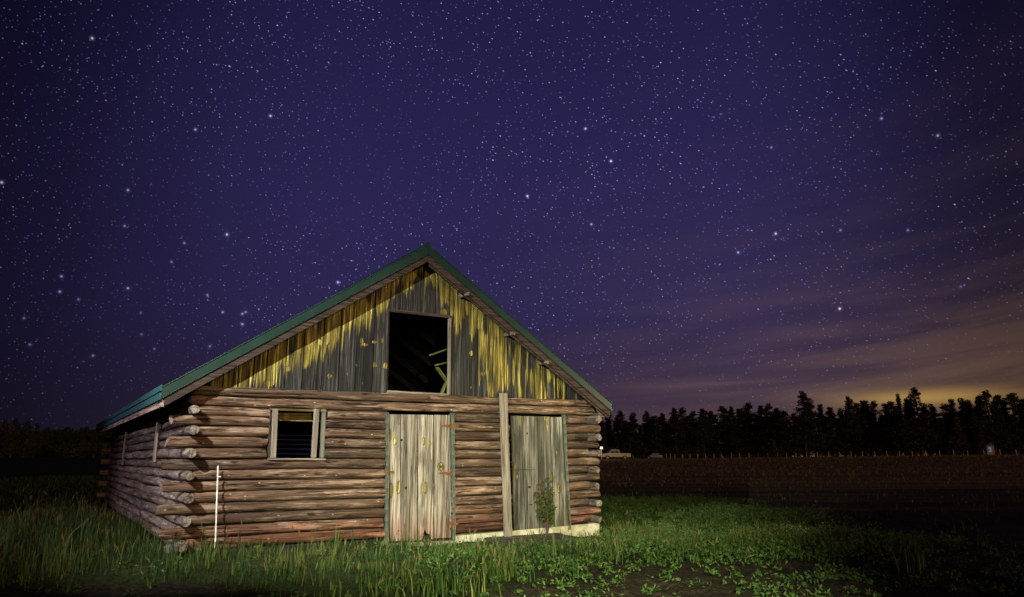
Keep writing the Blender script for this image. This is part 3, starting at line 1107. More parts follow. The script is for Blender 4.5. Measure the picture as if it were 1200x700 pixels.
p0, p1 = front(316, 488.5, .18), front(380, 489.5, .18)
q.beam((p0.x, .18, p0.z), (p1.x, .18, p1.z), .04, .14)
q.build('inner_header', M['inner_wood'], window)

# ---- left door
def knot_list(lst, y):
    return [(front(a, b, y), c / 60, d / 60, kind) for a, b, c, d, kind in lst]


def mask_from(kl, extra=None):
    def f(x, z):
        a = b = 0.0
        if extra: a, b = extra(x, z)
        for q, rx, rz, kind in kl:
            ex, ez = (x - q.x) / rx, (z - q.z) / rz
            e = ex * ex + ez * ez
            if kind == 'y':
                if e < 1: a, b = 1.4, 0
                elif e < 2.1 and a < 1: b = .6
            else:
                if e < 1.3: b = 1 - .4 * e
        return a, b
    return f


DY = -.045
dkn = knot_list([(457.2, 510, 1.6, 5, 'y'), (463, 517, 1.9, 3.2, 'y'), (496.6, 517, 1.8, 3.4, 'y'), (503.8, 520, 1.9, 2.3, 'y'), (506, 541, 1.5, 2, 'y'), (516.3, 547, 3.3, 3.6, 'y'),
                 (516.3, 547, 1.5, 1.6, 'd'), (458, 575, 2.3, 5.8, 'y'), (467, 571.5, 2, 5.6, 'y'), (476, 572, 1.6, 1.8, 'd'), (498.6, 572, 2.0, 4.8, 'y'), (454.5, 541, 1.2, 2.2, 'y'),
                 (468.5, 497, .8, .8, 'd'), (459, 620, .8, .8, 'd'), (467, 622, .8, .8, 'd'), (471, 516, 1.4, 1.6, 'd')], DY)
d_tl, d_tr, d_br, d_bl = front(455.5, 485, DY), front(528, 486.2, DY), front(529.5, 632, DY), front(456.5, 636, DY)
hole = [front(493, 640, DY), front(497.5, 619, DY), front(501, 626, DY), front(505, 626.5, DY), front(507, 640, DY)]


def in_poly(x, z, poly):
    c = False
    for a, b in zip(poly, poly[1:] + poly[:1]):
        if (a.z > z) != (b.z > z) and x < (b.x - a.x) * (z - a.z) / (b.z - a.z) + a.x:
            c = not c
    return c


def edge(px_t, px_b, y_t, y_b, yl):
    a, b = front(px_t, y_t, yl), front(px_b, y_b, yl)
    return lambda z: a.x + (b.x - a.x) * (z - a.z) / (b.z - a.z)


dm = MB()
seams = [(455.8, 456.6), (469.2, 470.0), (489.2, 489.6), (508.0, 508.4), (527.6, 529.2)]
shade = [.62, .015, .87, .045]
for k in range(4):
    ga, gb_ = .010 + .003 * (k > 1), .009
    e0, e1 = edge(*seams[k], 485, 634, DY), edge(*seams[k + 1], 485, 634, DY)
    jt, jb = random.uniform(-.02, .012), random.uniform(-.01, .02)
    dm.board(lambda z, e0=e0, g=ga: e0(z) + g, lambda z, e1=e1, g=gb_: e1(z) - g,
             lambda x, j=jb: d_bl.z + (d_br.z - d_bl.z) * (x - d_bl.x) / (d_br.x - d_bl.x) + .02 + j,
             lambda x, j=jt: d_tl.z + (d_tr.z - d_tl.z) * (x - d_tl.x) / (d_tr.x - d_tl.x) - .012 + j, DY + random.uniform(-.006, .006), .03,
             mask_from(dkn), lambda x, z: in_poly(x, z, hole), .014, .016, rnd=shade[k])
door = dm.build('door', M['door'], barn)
for zz in (d_tl.z - .30, d_bl.z + .34):
    db = MB()
    db.box(((d_tl.x + d_tr.x) / 2, DY + .045, zz), (d_tr.x - d_tl.x - .08, .025, .14), long=0)
    db.build('ledge', M['dark_wood'], door)
for py, x0, x1 in ((499.3, 516, 537), (555, 514.5, 530), (613.5, 524, 537.5)):
    a, m_, b = front(x0, py - .4, DY - .02), front(529.2, py, DY - .02), front(x1, py + .6, DY - .035)
    h = MB()
    yy = DY - .016
    h.prism([(a.x, a.z + .006), (a.x + .04, a.z + .013), (m_.x - .02, m_.z + .036), (m_.x - .02, m_.z - .036), (a.x + .04, a.z - .013), (a.x, a.z - .006)], yy - .006, yy)
    h.tube([(m_.x, yy - .008, m_.z - .045), (m_.x, yy - .008, m_.z + .045)], .013, 8)
    if b.x > m_.x + .05:
        h.prism([(m_.x + .02, m_.z + .036), (b.x - .03, b.z + .012), (b.x, b.z), (b.x - .03, b.z - .012), (m_.x + .02, m_.z - .036)], -.115, -.106)
        h.prism([(m_.x - .01, m_.z + .03), (m_.x + .03, m_.z + .03), (m_.x + .03, m_.z - .03), (m_.x - .01, m_.z - .03)], -.108, yy - .002)
    h.build('hinge', M['rust'], door)
h = MB()
a, b = front(451.5, 553, -.1), front(462.5, 553.5, -.1)
h.box(((a.x + b.x) / 2, DY - .02, (a.z + b.z) / 2), (b.x - a.x, .014, .028))
h.box((a.x + .01, DY - .03, a.z), (.035, .05, .075))
h.build('latch', M['rust'], door)
for (a, b, c, d, nm) in ((453.8, 484, 453.2, 637, 'door_jamb'), (530.2, 484.5, 532, 633, 'door_jamb')):
    p0, p1 = front(a, b, -.06), front(c, d, -.06)
    q = MB()
    # the jamb follows the ragged log ends
    n = 12
    for k in range(n):
        u0, u1 = k / n, (k + 1) / n
        w_ = .035 + .018 * random.random()
        pa, pb = p0.lerp(p1, u0), p0.lerp(p1, u1)
        q.beam((pa.x, -.035, pa.z), (pb.x, -.035, pb.z - .0), .11, w_, Vector((1, 0, 0)), rnd=.4)
    q.build(nm, M['jamb'], barn)
q = MB()
p0, p1 = front(452, 640, -.08), front(532, 636, -.08)
q.beam((p0.x, -.05, p0.z), (p1.x, -.05, p1.z), .16, .07)
q.build('door_sill', M['plank'], barn)

# ---- right door
RY = -.05
rkn = knot_list([(601.5, 509.8, 1.5, 2, 'y'), (617.8, 508, 1.3, 1.6, 'd'), (603, 547, 2.0, 4.0, 'y'), (605.4, 558.5, 2.0, 2.2, 'y'), (651.6, 531, 1.6, 2.4, 'y'), (647, 560.2, 2.0, 5.0, 'y'),
                 (654.8, 572.5, 2.4, 4.6, 'y'), (654.8, 572.5, 1.0, 2.6, 'd'), (620.5, 571, 2.4, 1.6, 'd'), (622, 591.5, 2.8, .9, 'd'), (610, 592, .8, .8, 'd'), (616, 550.6, 15, .5, 'd')], RY)
r_tl, r_tr, r_br, r_bl = front(598, 487, RY), front(658.5, 488, RY), front(666.5, 619, RY), front(601, 626, RY)
yst = [(front(609, 487, RY), front(610.5, 506, RY), .035), (front(638.5, 487, RY), front(643, 508, RY), .045), (front(644.5, 487, RY), front(644.5, 491, RY), .05)]


def rextra(x, z):
    a = b = 0.0
    for p0, p1, wd in yst:
        if z > p1.z:
            u = (p0.z - z) / (p0.z - p1.z)
            cx_ = p0.x + (p1.x - p0.x) * u
            if abs(x - cx_) < wd * (1 - u * .85) * (.8 + .5 * n1(z * 14, 3)): a = 1.2
    return a, b


rm = MB()
rse = [(598.5, 602.5), (611, 616), (629.5, 633), (644.5, 650), (658.3, 666.3)]
shade = [.01, .04, .015, .24]
for k in range(4):
    e0, e1 = edge(*rse[k], 487, 622, RY), edge(*rse[k + 1], 487, 622, RY)
    jt, jb = random.uniform(-.01, .01), random.uniform(-.01, .02)
    rm.board(lambda z, e0=e0: e0(z) + .009, lambda z, e1=e1: e1(z) - .008,
             lambda x, j=jb: r_bl.z + (r_br.z - r_bl.z) * (x - r_bl.x) / (r_br.x - r_bl.x) + .01 + j,
             lambda x, j=jt: r_tl.z + (r_tr.z - r_tl.z) * (x - r_tl.x) / (r_tr.x - r_tl.x) - .01 + j, RY + random.uniform(-.006, .006) - (.012 if k == 3 else 0), .03,
             mask_from(rkn, rextra), None, .014, .016, rnd=shade[k])
rdoor = rm.build('door', M['door_dark'], barn)
rdoor['label'] = 'narrower grey plank door with no hinges, behind the tall leaning plank'
q = MB()
for (a, b, c, d) in ((661, 486, 668, 621),):
    p0, p1 = front(a, b, -.07), front(c, d, -.07)
    n = 12
    for k in range(n):
        pa, pb = p0.lerp(p1, k / n), p0.lerp(p1, (k + 1) / n)
        q.beam((pa.x, -.04, pa.z), (pb.x, -.04, pb.z), .10, .03 + .02 * random.random(), Vector((1, 0, 0)), rnd=.4)
q.build('door_jamb', M['jamb'], barn)

# ---- foundation: pale concrete on the right, rough stones at the left corner
fd = MB()
a0, a1 = front(531, 628.5, -.06), front(702, 613, -.06)
fd.prism([(a0.x, a0.z), (a1.x, a1.z), (a1.x, -.35), (a0.x, -.35)], -.075, .30)
fd.build('foundation', M['concrete'], barn)
fd = MB()
fd.prism([(.05, row_z(14, .2) - .09), (a0.x - .02, row_z(14, a0.x) - .10), (a0.x - .02, -.35), (.05, -.35)], -.03, .25)
fd.build('foundation', M['dark_wood'], barn)
for px, py, sx, sz in ((206, 642, .28, .15), (229, 645, .18, .12)):
    q = front(px, py, -.12)
    st = MB()
    n_, m_ = 12, 7
    ids = []
    for j in range(m_ + 1):
        th = math.pi * j / m_
        ring = []
        for k in range(n_):
            ph = 2 * math.pi * k / n_
            v = Vector((math.sin(th) * math.cos(ph), math.sin(th) * math.sin(ph), math.cos(th)))
            rr2 = 1 + .18 * noise.noise(v * 1.7 + Vector((px, 0, 0)))
            v = Vector([math.copysign(abs(c) ** .6, c) for c in v])
            ring.append(st.vert((q.x + v.x * sx / 2 * rr2, .02 + v.y * .14 * rr2, q.z - .03 + v.z * sz / 2 * rr2)))
        ids.append(ring)
    for r0, r1 in zip(ids, ids[1:]):
        for k in range(n_):
            st.face((r0[k], r1[k], r1[(k + 1) % n_], r0[(k + 1) % n_]))
    st.build('corner_stone', M['stone'], barn, True)

# ---- side wall: two upright boards where an opening was closed
for (a, b, c, d, wd) in ((186, 484, 181, 542, .20), (148.5, 502, 143.5, 545, .20)):
    p0, p1 = left(a, b, -.115), left(c, d, -.115)
    for dy, ww in ((-.055, .085), (.05, .095)):
        q = MB()
        q.beam((-.115, p0.y + dy, p0.z), (-.125, p1.y + dy, p1.z), .03, ww, Vector((0, 1, 0)))
        q.build('side_board', M['plank'], barn)

# ------------------------------------------------------------------ things at the barn
def b_thing(name, px, py, yl):
    q = front(px, py, yl)
    return q


# upright plank standing against the front
a, b = front(589.5, 461, -.15), front(595.5, 631, -.20)
pl = MB()
ax_n = (a - b).normalized()
sdv = Vector((1, 0, 0))
sdv = (sdv - ax_n * sdv.dot(ax_n)).normalized()
nrm = ax_n.cross(sdv)
pl.box((0, 0, (a - b).length / 2), (.17, .04, (a - b).length), rnd=.45, long=2)
plank = pl.build('tall_plank', M['plank'])
rot = Matrix((sdv, -nrm, ax_n)).transposed()
wb = to_world(*b)
plank.matrix_world = Matrix.Translation(wb) @ Matrix.Rotation(BYAW, 4, 'Z') @ rot.to_4x4()
tag(plank, 'tall narrow grey plank standing upright against the front between the two doors', 'plank')

# thin white pole leaning on the logs
a, b = front(255.5, 546, -.16), front(252, 646, -.30)
po = MB()
po.tube([(0, 0, 0), (0, 0, .9), (0, 0, (a - b).length)], .012, 10)
po.tube([(-.0, 0, (a - b).length - .17), (-.05, 0, (a - b).length - .17)], .012, 8)
pole = po.build('white_pole', M['pipe'], None, True)
pole.matrix_world = Matrix.Translation(to_world(*b)) @ Matrix.Rotation(BYAW, 4, 'Z') @ (a - b).to_track_quat('Z', 'Y').to_matrix().to_4x4()
tag(pole, 'thin white pole leaning against the logs near the left corner of the barn', 'pole')

# dark plank ramp below the right door
rp = MB()
ra, rb_ = front(566, 634, -.10), front(642, 627, -.10)
n = 5
for k in range(n):
    y0, y1 = -.12 - .2 * k, -.12 - .2 * (k + 1) + .012
    za = .045 - .014 * k
    rp.box((0, (y0 + y1) / 2 + .12, za + random.uniform(-.006, .006)), (rb_.x - ra.x + .25 + random.uniform(-.05, .05), y0 - y1, .05), long=0)
for xx in (-.55, .55):
    rp.box((xx, -.5, .0), (.09, .95, .10), long=1)
rw = to_world((ra.x + rb_.x) / 2 + .12, -.12, 0)
ramp = rp.build('plank_ramp', M['ramp'])
ramp.location = (rw.x, rw.y, float(ground_z(rw.x, rw.y)) + .035)
ramp.rotation_euler = (0, 0, BYAW)
tag(ramp, 'low dark plank step lying in the grass below the right door', 'step')

# boards leaning inside the loft
lb = MB()
for (p0, p1, w_) in (((505, 416), (528, 408), .11), ((511, 428), (528, 424), .10), ((512, 431), (530, 452), .10), ((527, 440), (519, 462), .10)):
    yy = .35 + .1 * random.random()
    u, v = front(*p0, yy), front(*p1, yy)
    lb.beam((u.x, yy, u.z), (v.x + .15 * (v.x - u.x), yy + .1, v.z + .15 * (v.z - u.z)), .03, w_, Vector((0, 1, 0)))
lbo = lb.build('loose_boards', M['green_lit_wood'])
lbo.location = (BX, BY, 0)
lbo.rotation_euler = (0, 0, BYAW)
tag(lbo, 'broken greenish boards propped inside the dark loft opening', 'boards')


# ------------------------------------------------------------------ plants
def foliage_mesh(name, centers, sizes, count, leaf, mats, flat=.6, mat_pick=None):
    """many small leaf-sized quads scattered in clumps"""
    V, Fc, Rn, Mi = [], [], [], []
    for c, s_ in zip(centers, sizes):
        tone = random.random()
        n = count if not hasattr(count, '__len__') else random.randint(*count)
        for _ in range(n):
            while True:
                q = Vector((random.uniform(-1, 1), random.uniform(-1, 1), random.uniform(-1, 1)))
                if q.length < 1: break
            q = q.normalized() * q.length ** .6
            p_ = Vector(c) + Vector((q.x * s_[0], q.y * s_[1], q.z * s_[2]))
            nrm_ = Vector((random.gauss(0, 1), random.gauss(0, 1), random.gauss(0, 1) + flat)).normalized()
            u = nrm_.orthogonal().normalized()
            u.rotate(Matrix.Rotation(random.uniform(0, 6.28), 3, nrm_))
            v = nrm_.cross(u)
            l, wd = leaf * random.uniform(.6, 1.3), leaf * random.uniform(.25, .5)
            i = len(V)
            V += [p_ - u * l * .5, p_ + v * wd * .5, p_ + u * l * .5, p_ - v * wd * .5]
            Fc.append((i, i + 1, i + 2, i + 3))
            r = min(1, max(0, tone * .6 + random.random() * .4))
            Rn += [r] * 4
            Mi.append(mat_pick(p_) if mat_pick else 0)
    m_ = bpy.data.meshes.new(name)
    m_.from_pydata([tuple(v) for v in V], [], Fc)
    for mt in mats: m_.materials.append(mt)
    m_.polygons.foreach_set('material_index', Mi)
    at = m_.attributes.new('rnd', 'FLOAT', 'POINT')
    at.data.foreach_set('value', np.array(Rn, np.float32))
    return m_


# small bush with reddish leaves in front of the right door
bq = front(641.5, 627, -.45)
bush = empty('bush', to_world(bq.x, -.45, 0.02))
tag(bush, 'small dark leafy bush with reddish leaves in front of the right door', 'bush')
sm = MB()
cent, siz = [], []
for k in range(11):
    tx, ty, tz = random.uniform(-.25, .20), random.uniform(-.2, .2), random.uniform(.35, .80)
    if k == 0: tx, tz = .0, 1.0
    if k == 1: tx, tz = -.08, .9
    if k == 2: tx, tz = .1, .86
    sm.tube([(0, 0, 0), (tx * .4, ty * .4, tz * .5), (tx, ty, tz)], [.014, .009, .004], 6)
    for u in (.45, .62, .8, 1.0):
        cent.append((tx * u + random.uniform(-.05, .05), ty * u, tz * u))
        siz.append((.07, .07, .06))
sm.build('stems', M['bark'], bush)
fo = bpy.data.objects.new('foliage', foliage_mesh('bush_foliage', cent, siz, 24, .078, [M['bush']]))
col.objects.link(fo)
fo.parent = bush


# grass as one mesh of blades
def blades(name, P, H, Wd, mat, rnd, lean=.35, seed_frac=0.0, mat2=None):
    n = len(P)
    az = rng.uniform(0, 2 * np.pi, n)
    ld = rng.uniform(0, 2 * np.pi, n)
    lm = np.abs(rng.normal(0, lean, n)) * H
    sx, sy = np.cos(az) * Wd / 2, np.sin(az) * Wd / 2
    z0 = P[:, 2] - .02
    V = np.zeros((n, 5, 3), np.float32)
    mx, my = lm * np.cos(ld), lm * np.sin(ld)
    V[:, 0] = np.stack([P[:, 0] - sx, P[:, 1] - sy, z0], 1)
    V[:, 1] = np.stack([P[:, 0] + sx, P[:, 1] + sy, z0], 1)
    hm = H * .58
    V[:, 2] = np.stack([P[:, 0] - sx * .75 + mx * .33, P[:, 1] - sy * .75 + my * .33, z0 + hm], 1)
    V[:, 3] = np.stack([P[:, 0] + sx * .75 + mx * .33, P[:, 1] + sy * .75 + my * .33, z0 + hm], 1)
    V[:, 4] = np.stack([P[:, 0] + mx, P[:, 1] + my, z0 + H * (1 - .25 * (lm / H) ** 2)], 1)
    T = np.array([[0, 1, 2], [1, 3, 2], [2, 3, 4]])
    tri = (np.arange(n)[:, None, None] * 5 + T[None]).reshape(-1, 3)
    verts = V.reshape(-1, 3)
    rv = np.repeat(rnd, 5)
    mi = np.zeros(len(tri), np.int32)
    if seed_frac > 0:
        k = np.where(rng.random(n) < seed_frac)[0]
        tip = V[k, 4]
        dirv = (V[k, 4] - (V[k, 2] + V[k, 3]) / 2)
        dirv /= np.linalg.norm(dirv, axis=1)[:, None] + 1e-6
        ln = rng.uniform(.07, .13, len(k))[:, None]
        sd_ = np.stack([np.cos(az[k]), np.sin(az[k]), np.zeros(len(k))], 1)
        sd2 = np.stack([-np.sin(az[k]), np.cos(az[k]), np.zeros(len(k))], 1)
        Q = []
        for s__ in (sd_, sd2):
            Q.append(np.stack([tip - dirv * .02, tip + dirv * ln * .45 + s__ * .011, tip + dirv * ln, tip + dirv * ln * .45 - s__ * .011], 1))
        Q = np.concatenate(Q, 0)
        b0 = len(verts)
        verts = np.concatenate([verts, Q.reshape(-1, 3)], 0)
        base = b0 + np.arange(len(Q))[:, None, None] * 4
        t2 = (base + np.array([[0, 1, 2], [0, 2, 3]])[None]).reshape(-1, 3)
        tri = np.concatenate([tri, t2], 0)
        rv = np.concatenate([rv, np.repeat(rng.random(len(Q)), 4)])
        mi = np.concatenate([mi, np.ones(len(t2), np.int32)])
    m_ = bpy.data.meshes.new(name)
    m_.vertices.add(len(verts))
    m_.vertices.foreach_set('co', verts.astype(np.float32).ravel())
    m_.loops.add(len(tri) * 3)
    m_.loops.foreach_set('vertex_index', tri.astype(np.int32).ravel())
    m_.polygons.add(len(tri))
    m_.polygons.foreach_set('loop_start', np.arange(0, len(tri) * 3, 3, dtype=np.int32))
    m_.polygons.foreach_set('loop_total', np.full(len(tri), 3, np.int32))
    m_.materials.append(mat)
    if mat2: m_.materials.append(mat2)
    m_.polygons.foreach_set('material_index', mi)
    at = m_.attributes.new('rnd', 'FLOAT', 'POINT')
    at.data.foreach_set('value', rv.astype(np.float32))
    m_.update()
    o = bpy.data.objects.new(name, m_)
    col.objects.link(o)
    return o


def in_barn(X, Y, pad=.12):
    x = (X - BX) * cB + (Y - BY) * sB
    y = -(X - BX) * sB + (Y - BY) * cB
    return (x > -pad) & (x < W + pad) & (y > -pad) & (y < L + pad)


def bl_xy(X, Y):
    return (X - BX) * cB + (Y - BY) * sB, -(X - BX) * sB + (Y - BY) * cB


def clump(X, Y, s_, seed=0):
    return np.array([noise.noise(Vector((x * s_, y * s_, seed))) for x, y in zip(X, Y)])


def scatter(n, x0, x1, y0, y1):
    return rng.uniform(x0, x1, n), rng.uniform(y0, y1, n)


# tall grass along the front and the left side of the barn
X, Y = scatter(150000, -13, 9.5, 7.3, 27)
keep = ~in_barn(X, Y)
X, Y = X[keep], Y[keep]
lx, ly = bl_xy(X, Y)
vc = veg_cover(X, Y)
cl = clump(X, Y, 1.1, 1)
cl2 = clump(X, Y, 3.1, 2)
dfront = np.where((lx > -1) & (lx < W + 1), -ly, 9)
dleft = np.where((ly > -1.5) & (ly < L), -lx, 9)
dens = vc * (.36 + 1.2 * cl + 1.3 * cl2)
hgt = .185 + .16 * cl + .12 * cl2
# beside the left wall the grass stands highest
tall = np.exp(-((lx + 1.5) / 1.25) ** 2) * sstep(-1.6, -.2, ly) * (1 - sstep(6, 10, ly))
hgt += tall * .27
dens += tall * .55
patch = np.exp(-(((lx - 2.1) / .75) ** 2 + ((ly + .55) / .45) ** 2))
hgt += .20 * patch
# the field further off is shorter and thinner
far = sstep(13.5, 19, Y) * (1 - tall)
hgt = hgt * (1 - .45 * far)
right = sstep(2.2, 4.0, X)
hgt = hgt * (1 - .30 * right)
dens *= np.where(X > 1.5, .04 + .96 * lush_end(X, Y), 1)
dens *= 1 - .45 * sstep(2.2, 3.4, X) * sstep(14.5, 16.5, Y)
# low round the ramp and the left door
near_ramp = np.exp(-(np.abs((lx - 6.0) / 1.15) ** 4 + np.abs((ly + .6) / .75) ** 4))
dens *= 1 - .92 * near_ramp
bare = np.clip(np.where((lx > 3.6) & (lx < W + .3) & (ly > -.75), 1, 0), 0, 1)
dens *= 1 - .8 * bare
hgt *= 1 - .45 * bare
hgt *= 1 - .6 * near_ramp
k = rng.random(len(X)) < np.clip(dens, 0, 1)
k &= hgt > .05
X, Y, hgt, cl, tall_k = X[k], Y[k], hgt[k], cl[k], tall[k]
H = np.clip(hgt * rng.uniform(.45, 1.3, len(X)) * (1 + .5 * (rng.random(len(X)) < .08)), .05, 1.0)
P = np.stack([X, Y, ground_z(X, Y)], 1)
rn = np.clip(.40 + .5 * clump(X, Y, .9, 5) + rng.normal(0, .33, len(X)) - .2 * tall_k, 0, 1)
g1 = blades('tall_grass', P, H, .007 + .013 * rng.random(len(X)) ** 2, M['grass'], rn, .36, .06, M['seed'])
tag(g1, 'tall green grass growing round the front and left side of the barn', 'grass', kind='stuff')

# thin grass over the rest of the near field
X, Y = scatter(70000, -32, 34, 12, 52)
keep = ~in_barn(X, Y, .3)
X, Y = X[keep], Y[keep]
k = rng.random(len(X)) < np.clip(.75 + .7 * clump(X, Y, .5, 8), 0, 1) * np.where(X > 1.5, .12 + .88 * lush_end(X, Y), 1)
X, Y = X[k], Y[k]
P = np.stack([X, Y, ground_z(X, Y)], 1)
g2 = blades('field_grass', P, rng.uniform(.08, .26, len(X)), .014 + .01 * rng.random(len(X)), M['grass'], rng.random(len(X)), .5)
tag(g2, 'short sparse grass over the dark field around the barn', 'grass', kind='stuff')

# dry stubble of the far field on the right
X = np.concatenate([rng.uniform(2, 150, 66000), rng.uniform(3, 50, 10000)])
Y = np.concatenate([34 + 171 * rng.random(66000) ** .85, 20 + 40 * rng.random(10000) ** .8])
k = rng.random(len(X)) < np.clip(.6 + .9 * np.array([noise.noise(Vector((x * .03, y * .25, 3))) for x, y in zip(X, Y)]), 0, 1)
k &= X < Y * .85
k &= rng.random(len(X)) < .25 + .75 * sstep(32, 72, Y)
k &= (Y > 28) | (X > 8.5)
X, Y = X[k], Y[k]
P = np.stack([X, Y, ground_z(X, Y)], 1)
g3 = blades('dry_stubble', P, rng.uniform(.10, .28, len(X)) * (.55 + .45 * sstep(30, 60, Y)), (.06 + .06 * rng.random(len(X))) * (.35 + .65 * sstep(25, 70, Y)), M['dry_grass'], rng.random(len(X)), .4)
tag(g3, 'dry brown stubble across the far field before the fence', 'stubble', kind='stuff')

# low broad-leaved weeds in the bare soil
cent, siz = [], []
n = 0
while n < 900:
    x, y = random.uniform(-6, 8.5), random.uniform(6.6, 13.5)
    if in_barn(np.array([x]), np.array([y]))[0]: continue
    v = float(veg_cover(x, y))
    dn = .5 + .9 * noise.noise(Vector((x * .8, y * .8, 9)))
    if random.random() > dn * (.95 - .55 * v) * (1 - .75 * float(sstep(5.0, 8.5, x))) * (.30 + .70 * float(sstep(-2.5, .5, x))): continue
    s_ = random.uniform(.035, .115)
    cent.append((x, y, float(ground_z(x, y)) + s_ * .45))
    siz.append((s_, s_, s_ * .6))
    n += 1
wm = foliage_mesh('ground_weeds', cent, siz, (7, 22), .055, [M['weed']], 1.2)
wo_ = bpy.data.objects.new('ground_weeds', wm)
col.objects.link(wo_)
tag(wo_, 'low broad leaved weeds scattered over the dark soil in front', 'weeds', kind='stuff')


# dense leafy growth right of the barn and along the front
cent, siz = [], []
n = 0
while n < 2600:
    x, y = random.uniform(-1.5, 8.2), random.uniform(9.5, 28)
    if in_barn(np.array([x]), np.array([y]), .25)[0]: continue
    bx_, by_ = bl_xy(x, y)
    if 4.9 < bx_ < 7.2 and -1.25 < by_ < 0 or 3.5 < bx_ < W + .2 and -.45 < by_ < 0: continue
    if x < 1.5 and y > 14.6: continue
    ok = float(lush_end(x, y)) * float(veg_cover(x, y))
    if x < 1.8: ok *= .35
    if random.random() > ok * (.6 + .8 * noise.noise(Vector((x * .7, y * .7, 21)))): continue
    s_ = random.uniform(.07, .17)
    cent.append((x, y, float(ground_z(x, y)) + s_ * .55))
    siz.append((s_ * 1.2, s_ * 1.2, s_ * .75))
    n += 1
wm2 = foliage_mesh('leafy_growth', cent, siz, (20, 36), .056, [M['weed']], 1.0)
wo2 = bpy.data.objects.new('leafy_growth', wm2)
col.objects.link(wo2)
tag(wo2, 'dense knee low leafy green growth to the right of the barn', 'weeds', kind='stuff')


# single tufts that stand apart
def ground_at(px, py):
    d = pix_dir(px, py)
    z = 0.0
    for _ in range(8):
        tt = (z - EYE) / d.z
        q = d * tt
        z = float(ground_z(q.x, q.y))
    return Vector((q.x, q.y, z))


def tuft(px, py, hpx, wpx, n, label, seedf=0.0, yel=.5):
    q = ground_at(px, py)
    dd = q.y * math.cos(PITCH)
    hh, ww = hpx / F * dd, wpx / F * dd
    root = np.stack([rng.normal(0, ww * .24, n), rng.normal(0, ww * .2, n), np.zeros(n)], 1)
    o = blades('grass_tuft', root, hh * rng.uniform(.55, 1.05, n), .011 + .007 * rng.random(n), M['grass'], np.clip(rng.normal(yel, .2, n), 0, 1), .22, seedf, M['seed'])
    o.location = q
    tag(o, label, 'grass', 'grass tufts standing apart on the dark soil')
    return o


tuft(1073, 672, 38, 24, 95, 'upright pale grass tuft standing alone at the far right of the soil', .3, .75)
tuft(980, 636, 22, 26, 70, 'ragged grass tuft at the right end of the lit grass', .1, .55)
tuft(870, 640, 22, 30, 90, 'bright spreading grass tuft at the edge of the lit soil', .1, .7)
tuft(592, 678, 34, 30, 60, 'loose yellow green grass tuft in front of the dark plank step', .1, .85)


# ------------------------------------------------------------------ trees
def pine_parts(kind):
    """trunk mesh and crown mesh of one pine, 10 m tall, base at the origin"""
    Ht = 10.0
    tk = MB()
    bend = random.uniform(-.25, .25)
    lean = random.uniform(-.2, .2)
    tpts = [(bend * math.sin(u * 3) + lean * u, .15 * math.sin(u * 4 + kind), u * Ht * .96) for u in np.linspace(0, 1, 9)]
    tk.tube(tpts, [max(.02, .20 * (1 - u) ** .8 + .02) for u in np.linspace(0, 1, 9)], 8, wob=.1)
    cent, siz = [], []
    start = (.10, .16, .30, .08, .14, .03)[kind % 6]
    wide = (2.1, 2.3, 2.1, 1.6, 2.6, 2.8)[kind % 6]
    top = (1.1, .75, .85, 1.25, .7, .6)[kind % 6]
    nb = 120
    for k in range(nb):
        u = start + (1 - start) * (k + random.random()) / nb
        env = wide * min(1.0, ((u - start) / .16 + .35)) * (max(0.0, 1 - (u - start) / (1 - start)) ** top * .95 + .10)
        a = random.uniform(0, 6.283)
        r_ = env * random.uniform(.35, 1.12)
        bx, by = bend * math.sin(u * 3) + lean * u, .15 * math.sin(u * 4 + kind)
        x, y, z = bx + math.cos(a) * r_, by + math.sin(a) * r_, u * Ht + random.uniform(-.2, .3)
        if r_ > .3:
            tk.tube([(bx, by, z - r_ * .25), ((bx + x) / 2, (by + y) / 2, z - r_ * .05), (x, y, z)], [.045, .03, .012], 5)
        s_ = random.uniform(.36, .68) * (1.05 - .35 * u)
        cent.append((x, y, z))
        siz.append((s_, s_, s_ * .62))
    return tk, cent, siz


tree_protos = []
for kind in range(7):
    root = empty('pine_tree', (0, 0, -50))
    tk, cent, siz = pine_parts(kind)
    tk.build('trunk', M['bark'], root)
    m_ = foliage_mesh('pine_crown', cent, siz, 34, .34, [M['needle_warm_lit'] if kind == 6 else M['needle']], .3)
    o = bpy.data.objects.new('crown', m_)
    col.objects.link(o)
    o.parent = root
    tree_protos.append([root, False])


def tree(px, top_py, Yd, kind, label, group=None, wide=1.0, base_drop=.2):
    X = (px - 600) / F * (Yd * math.cos(PITCH) + 0)
    z = float(ground_z(X, Yd)) - base_drop
    # height from the pixel row of its top
    d = pix_dir(px, top_py)
    zt_ = EYE + d.z / d.y * Yd
    X = d.x / d.y * Yd
    h = (zt_ - z)
    pr = tree_protos[kind]
    if not pr[1]:
        o = pr[0]
        pr[1] = True
    else:
        o = copy_tree(pr[0])
    o.location = (X, Yd, z)
    s_ = h / 10.0
    o.scale = (s_ * wide, s_ * wide, s_)
    o.rotation_euler = (0, 0, random.uniform(0, 6.28))
    tag(o, label, 'tree', group)
    return o


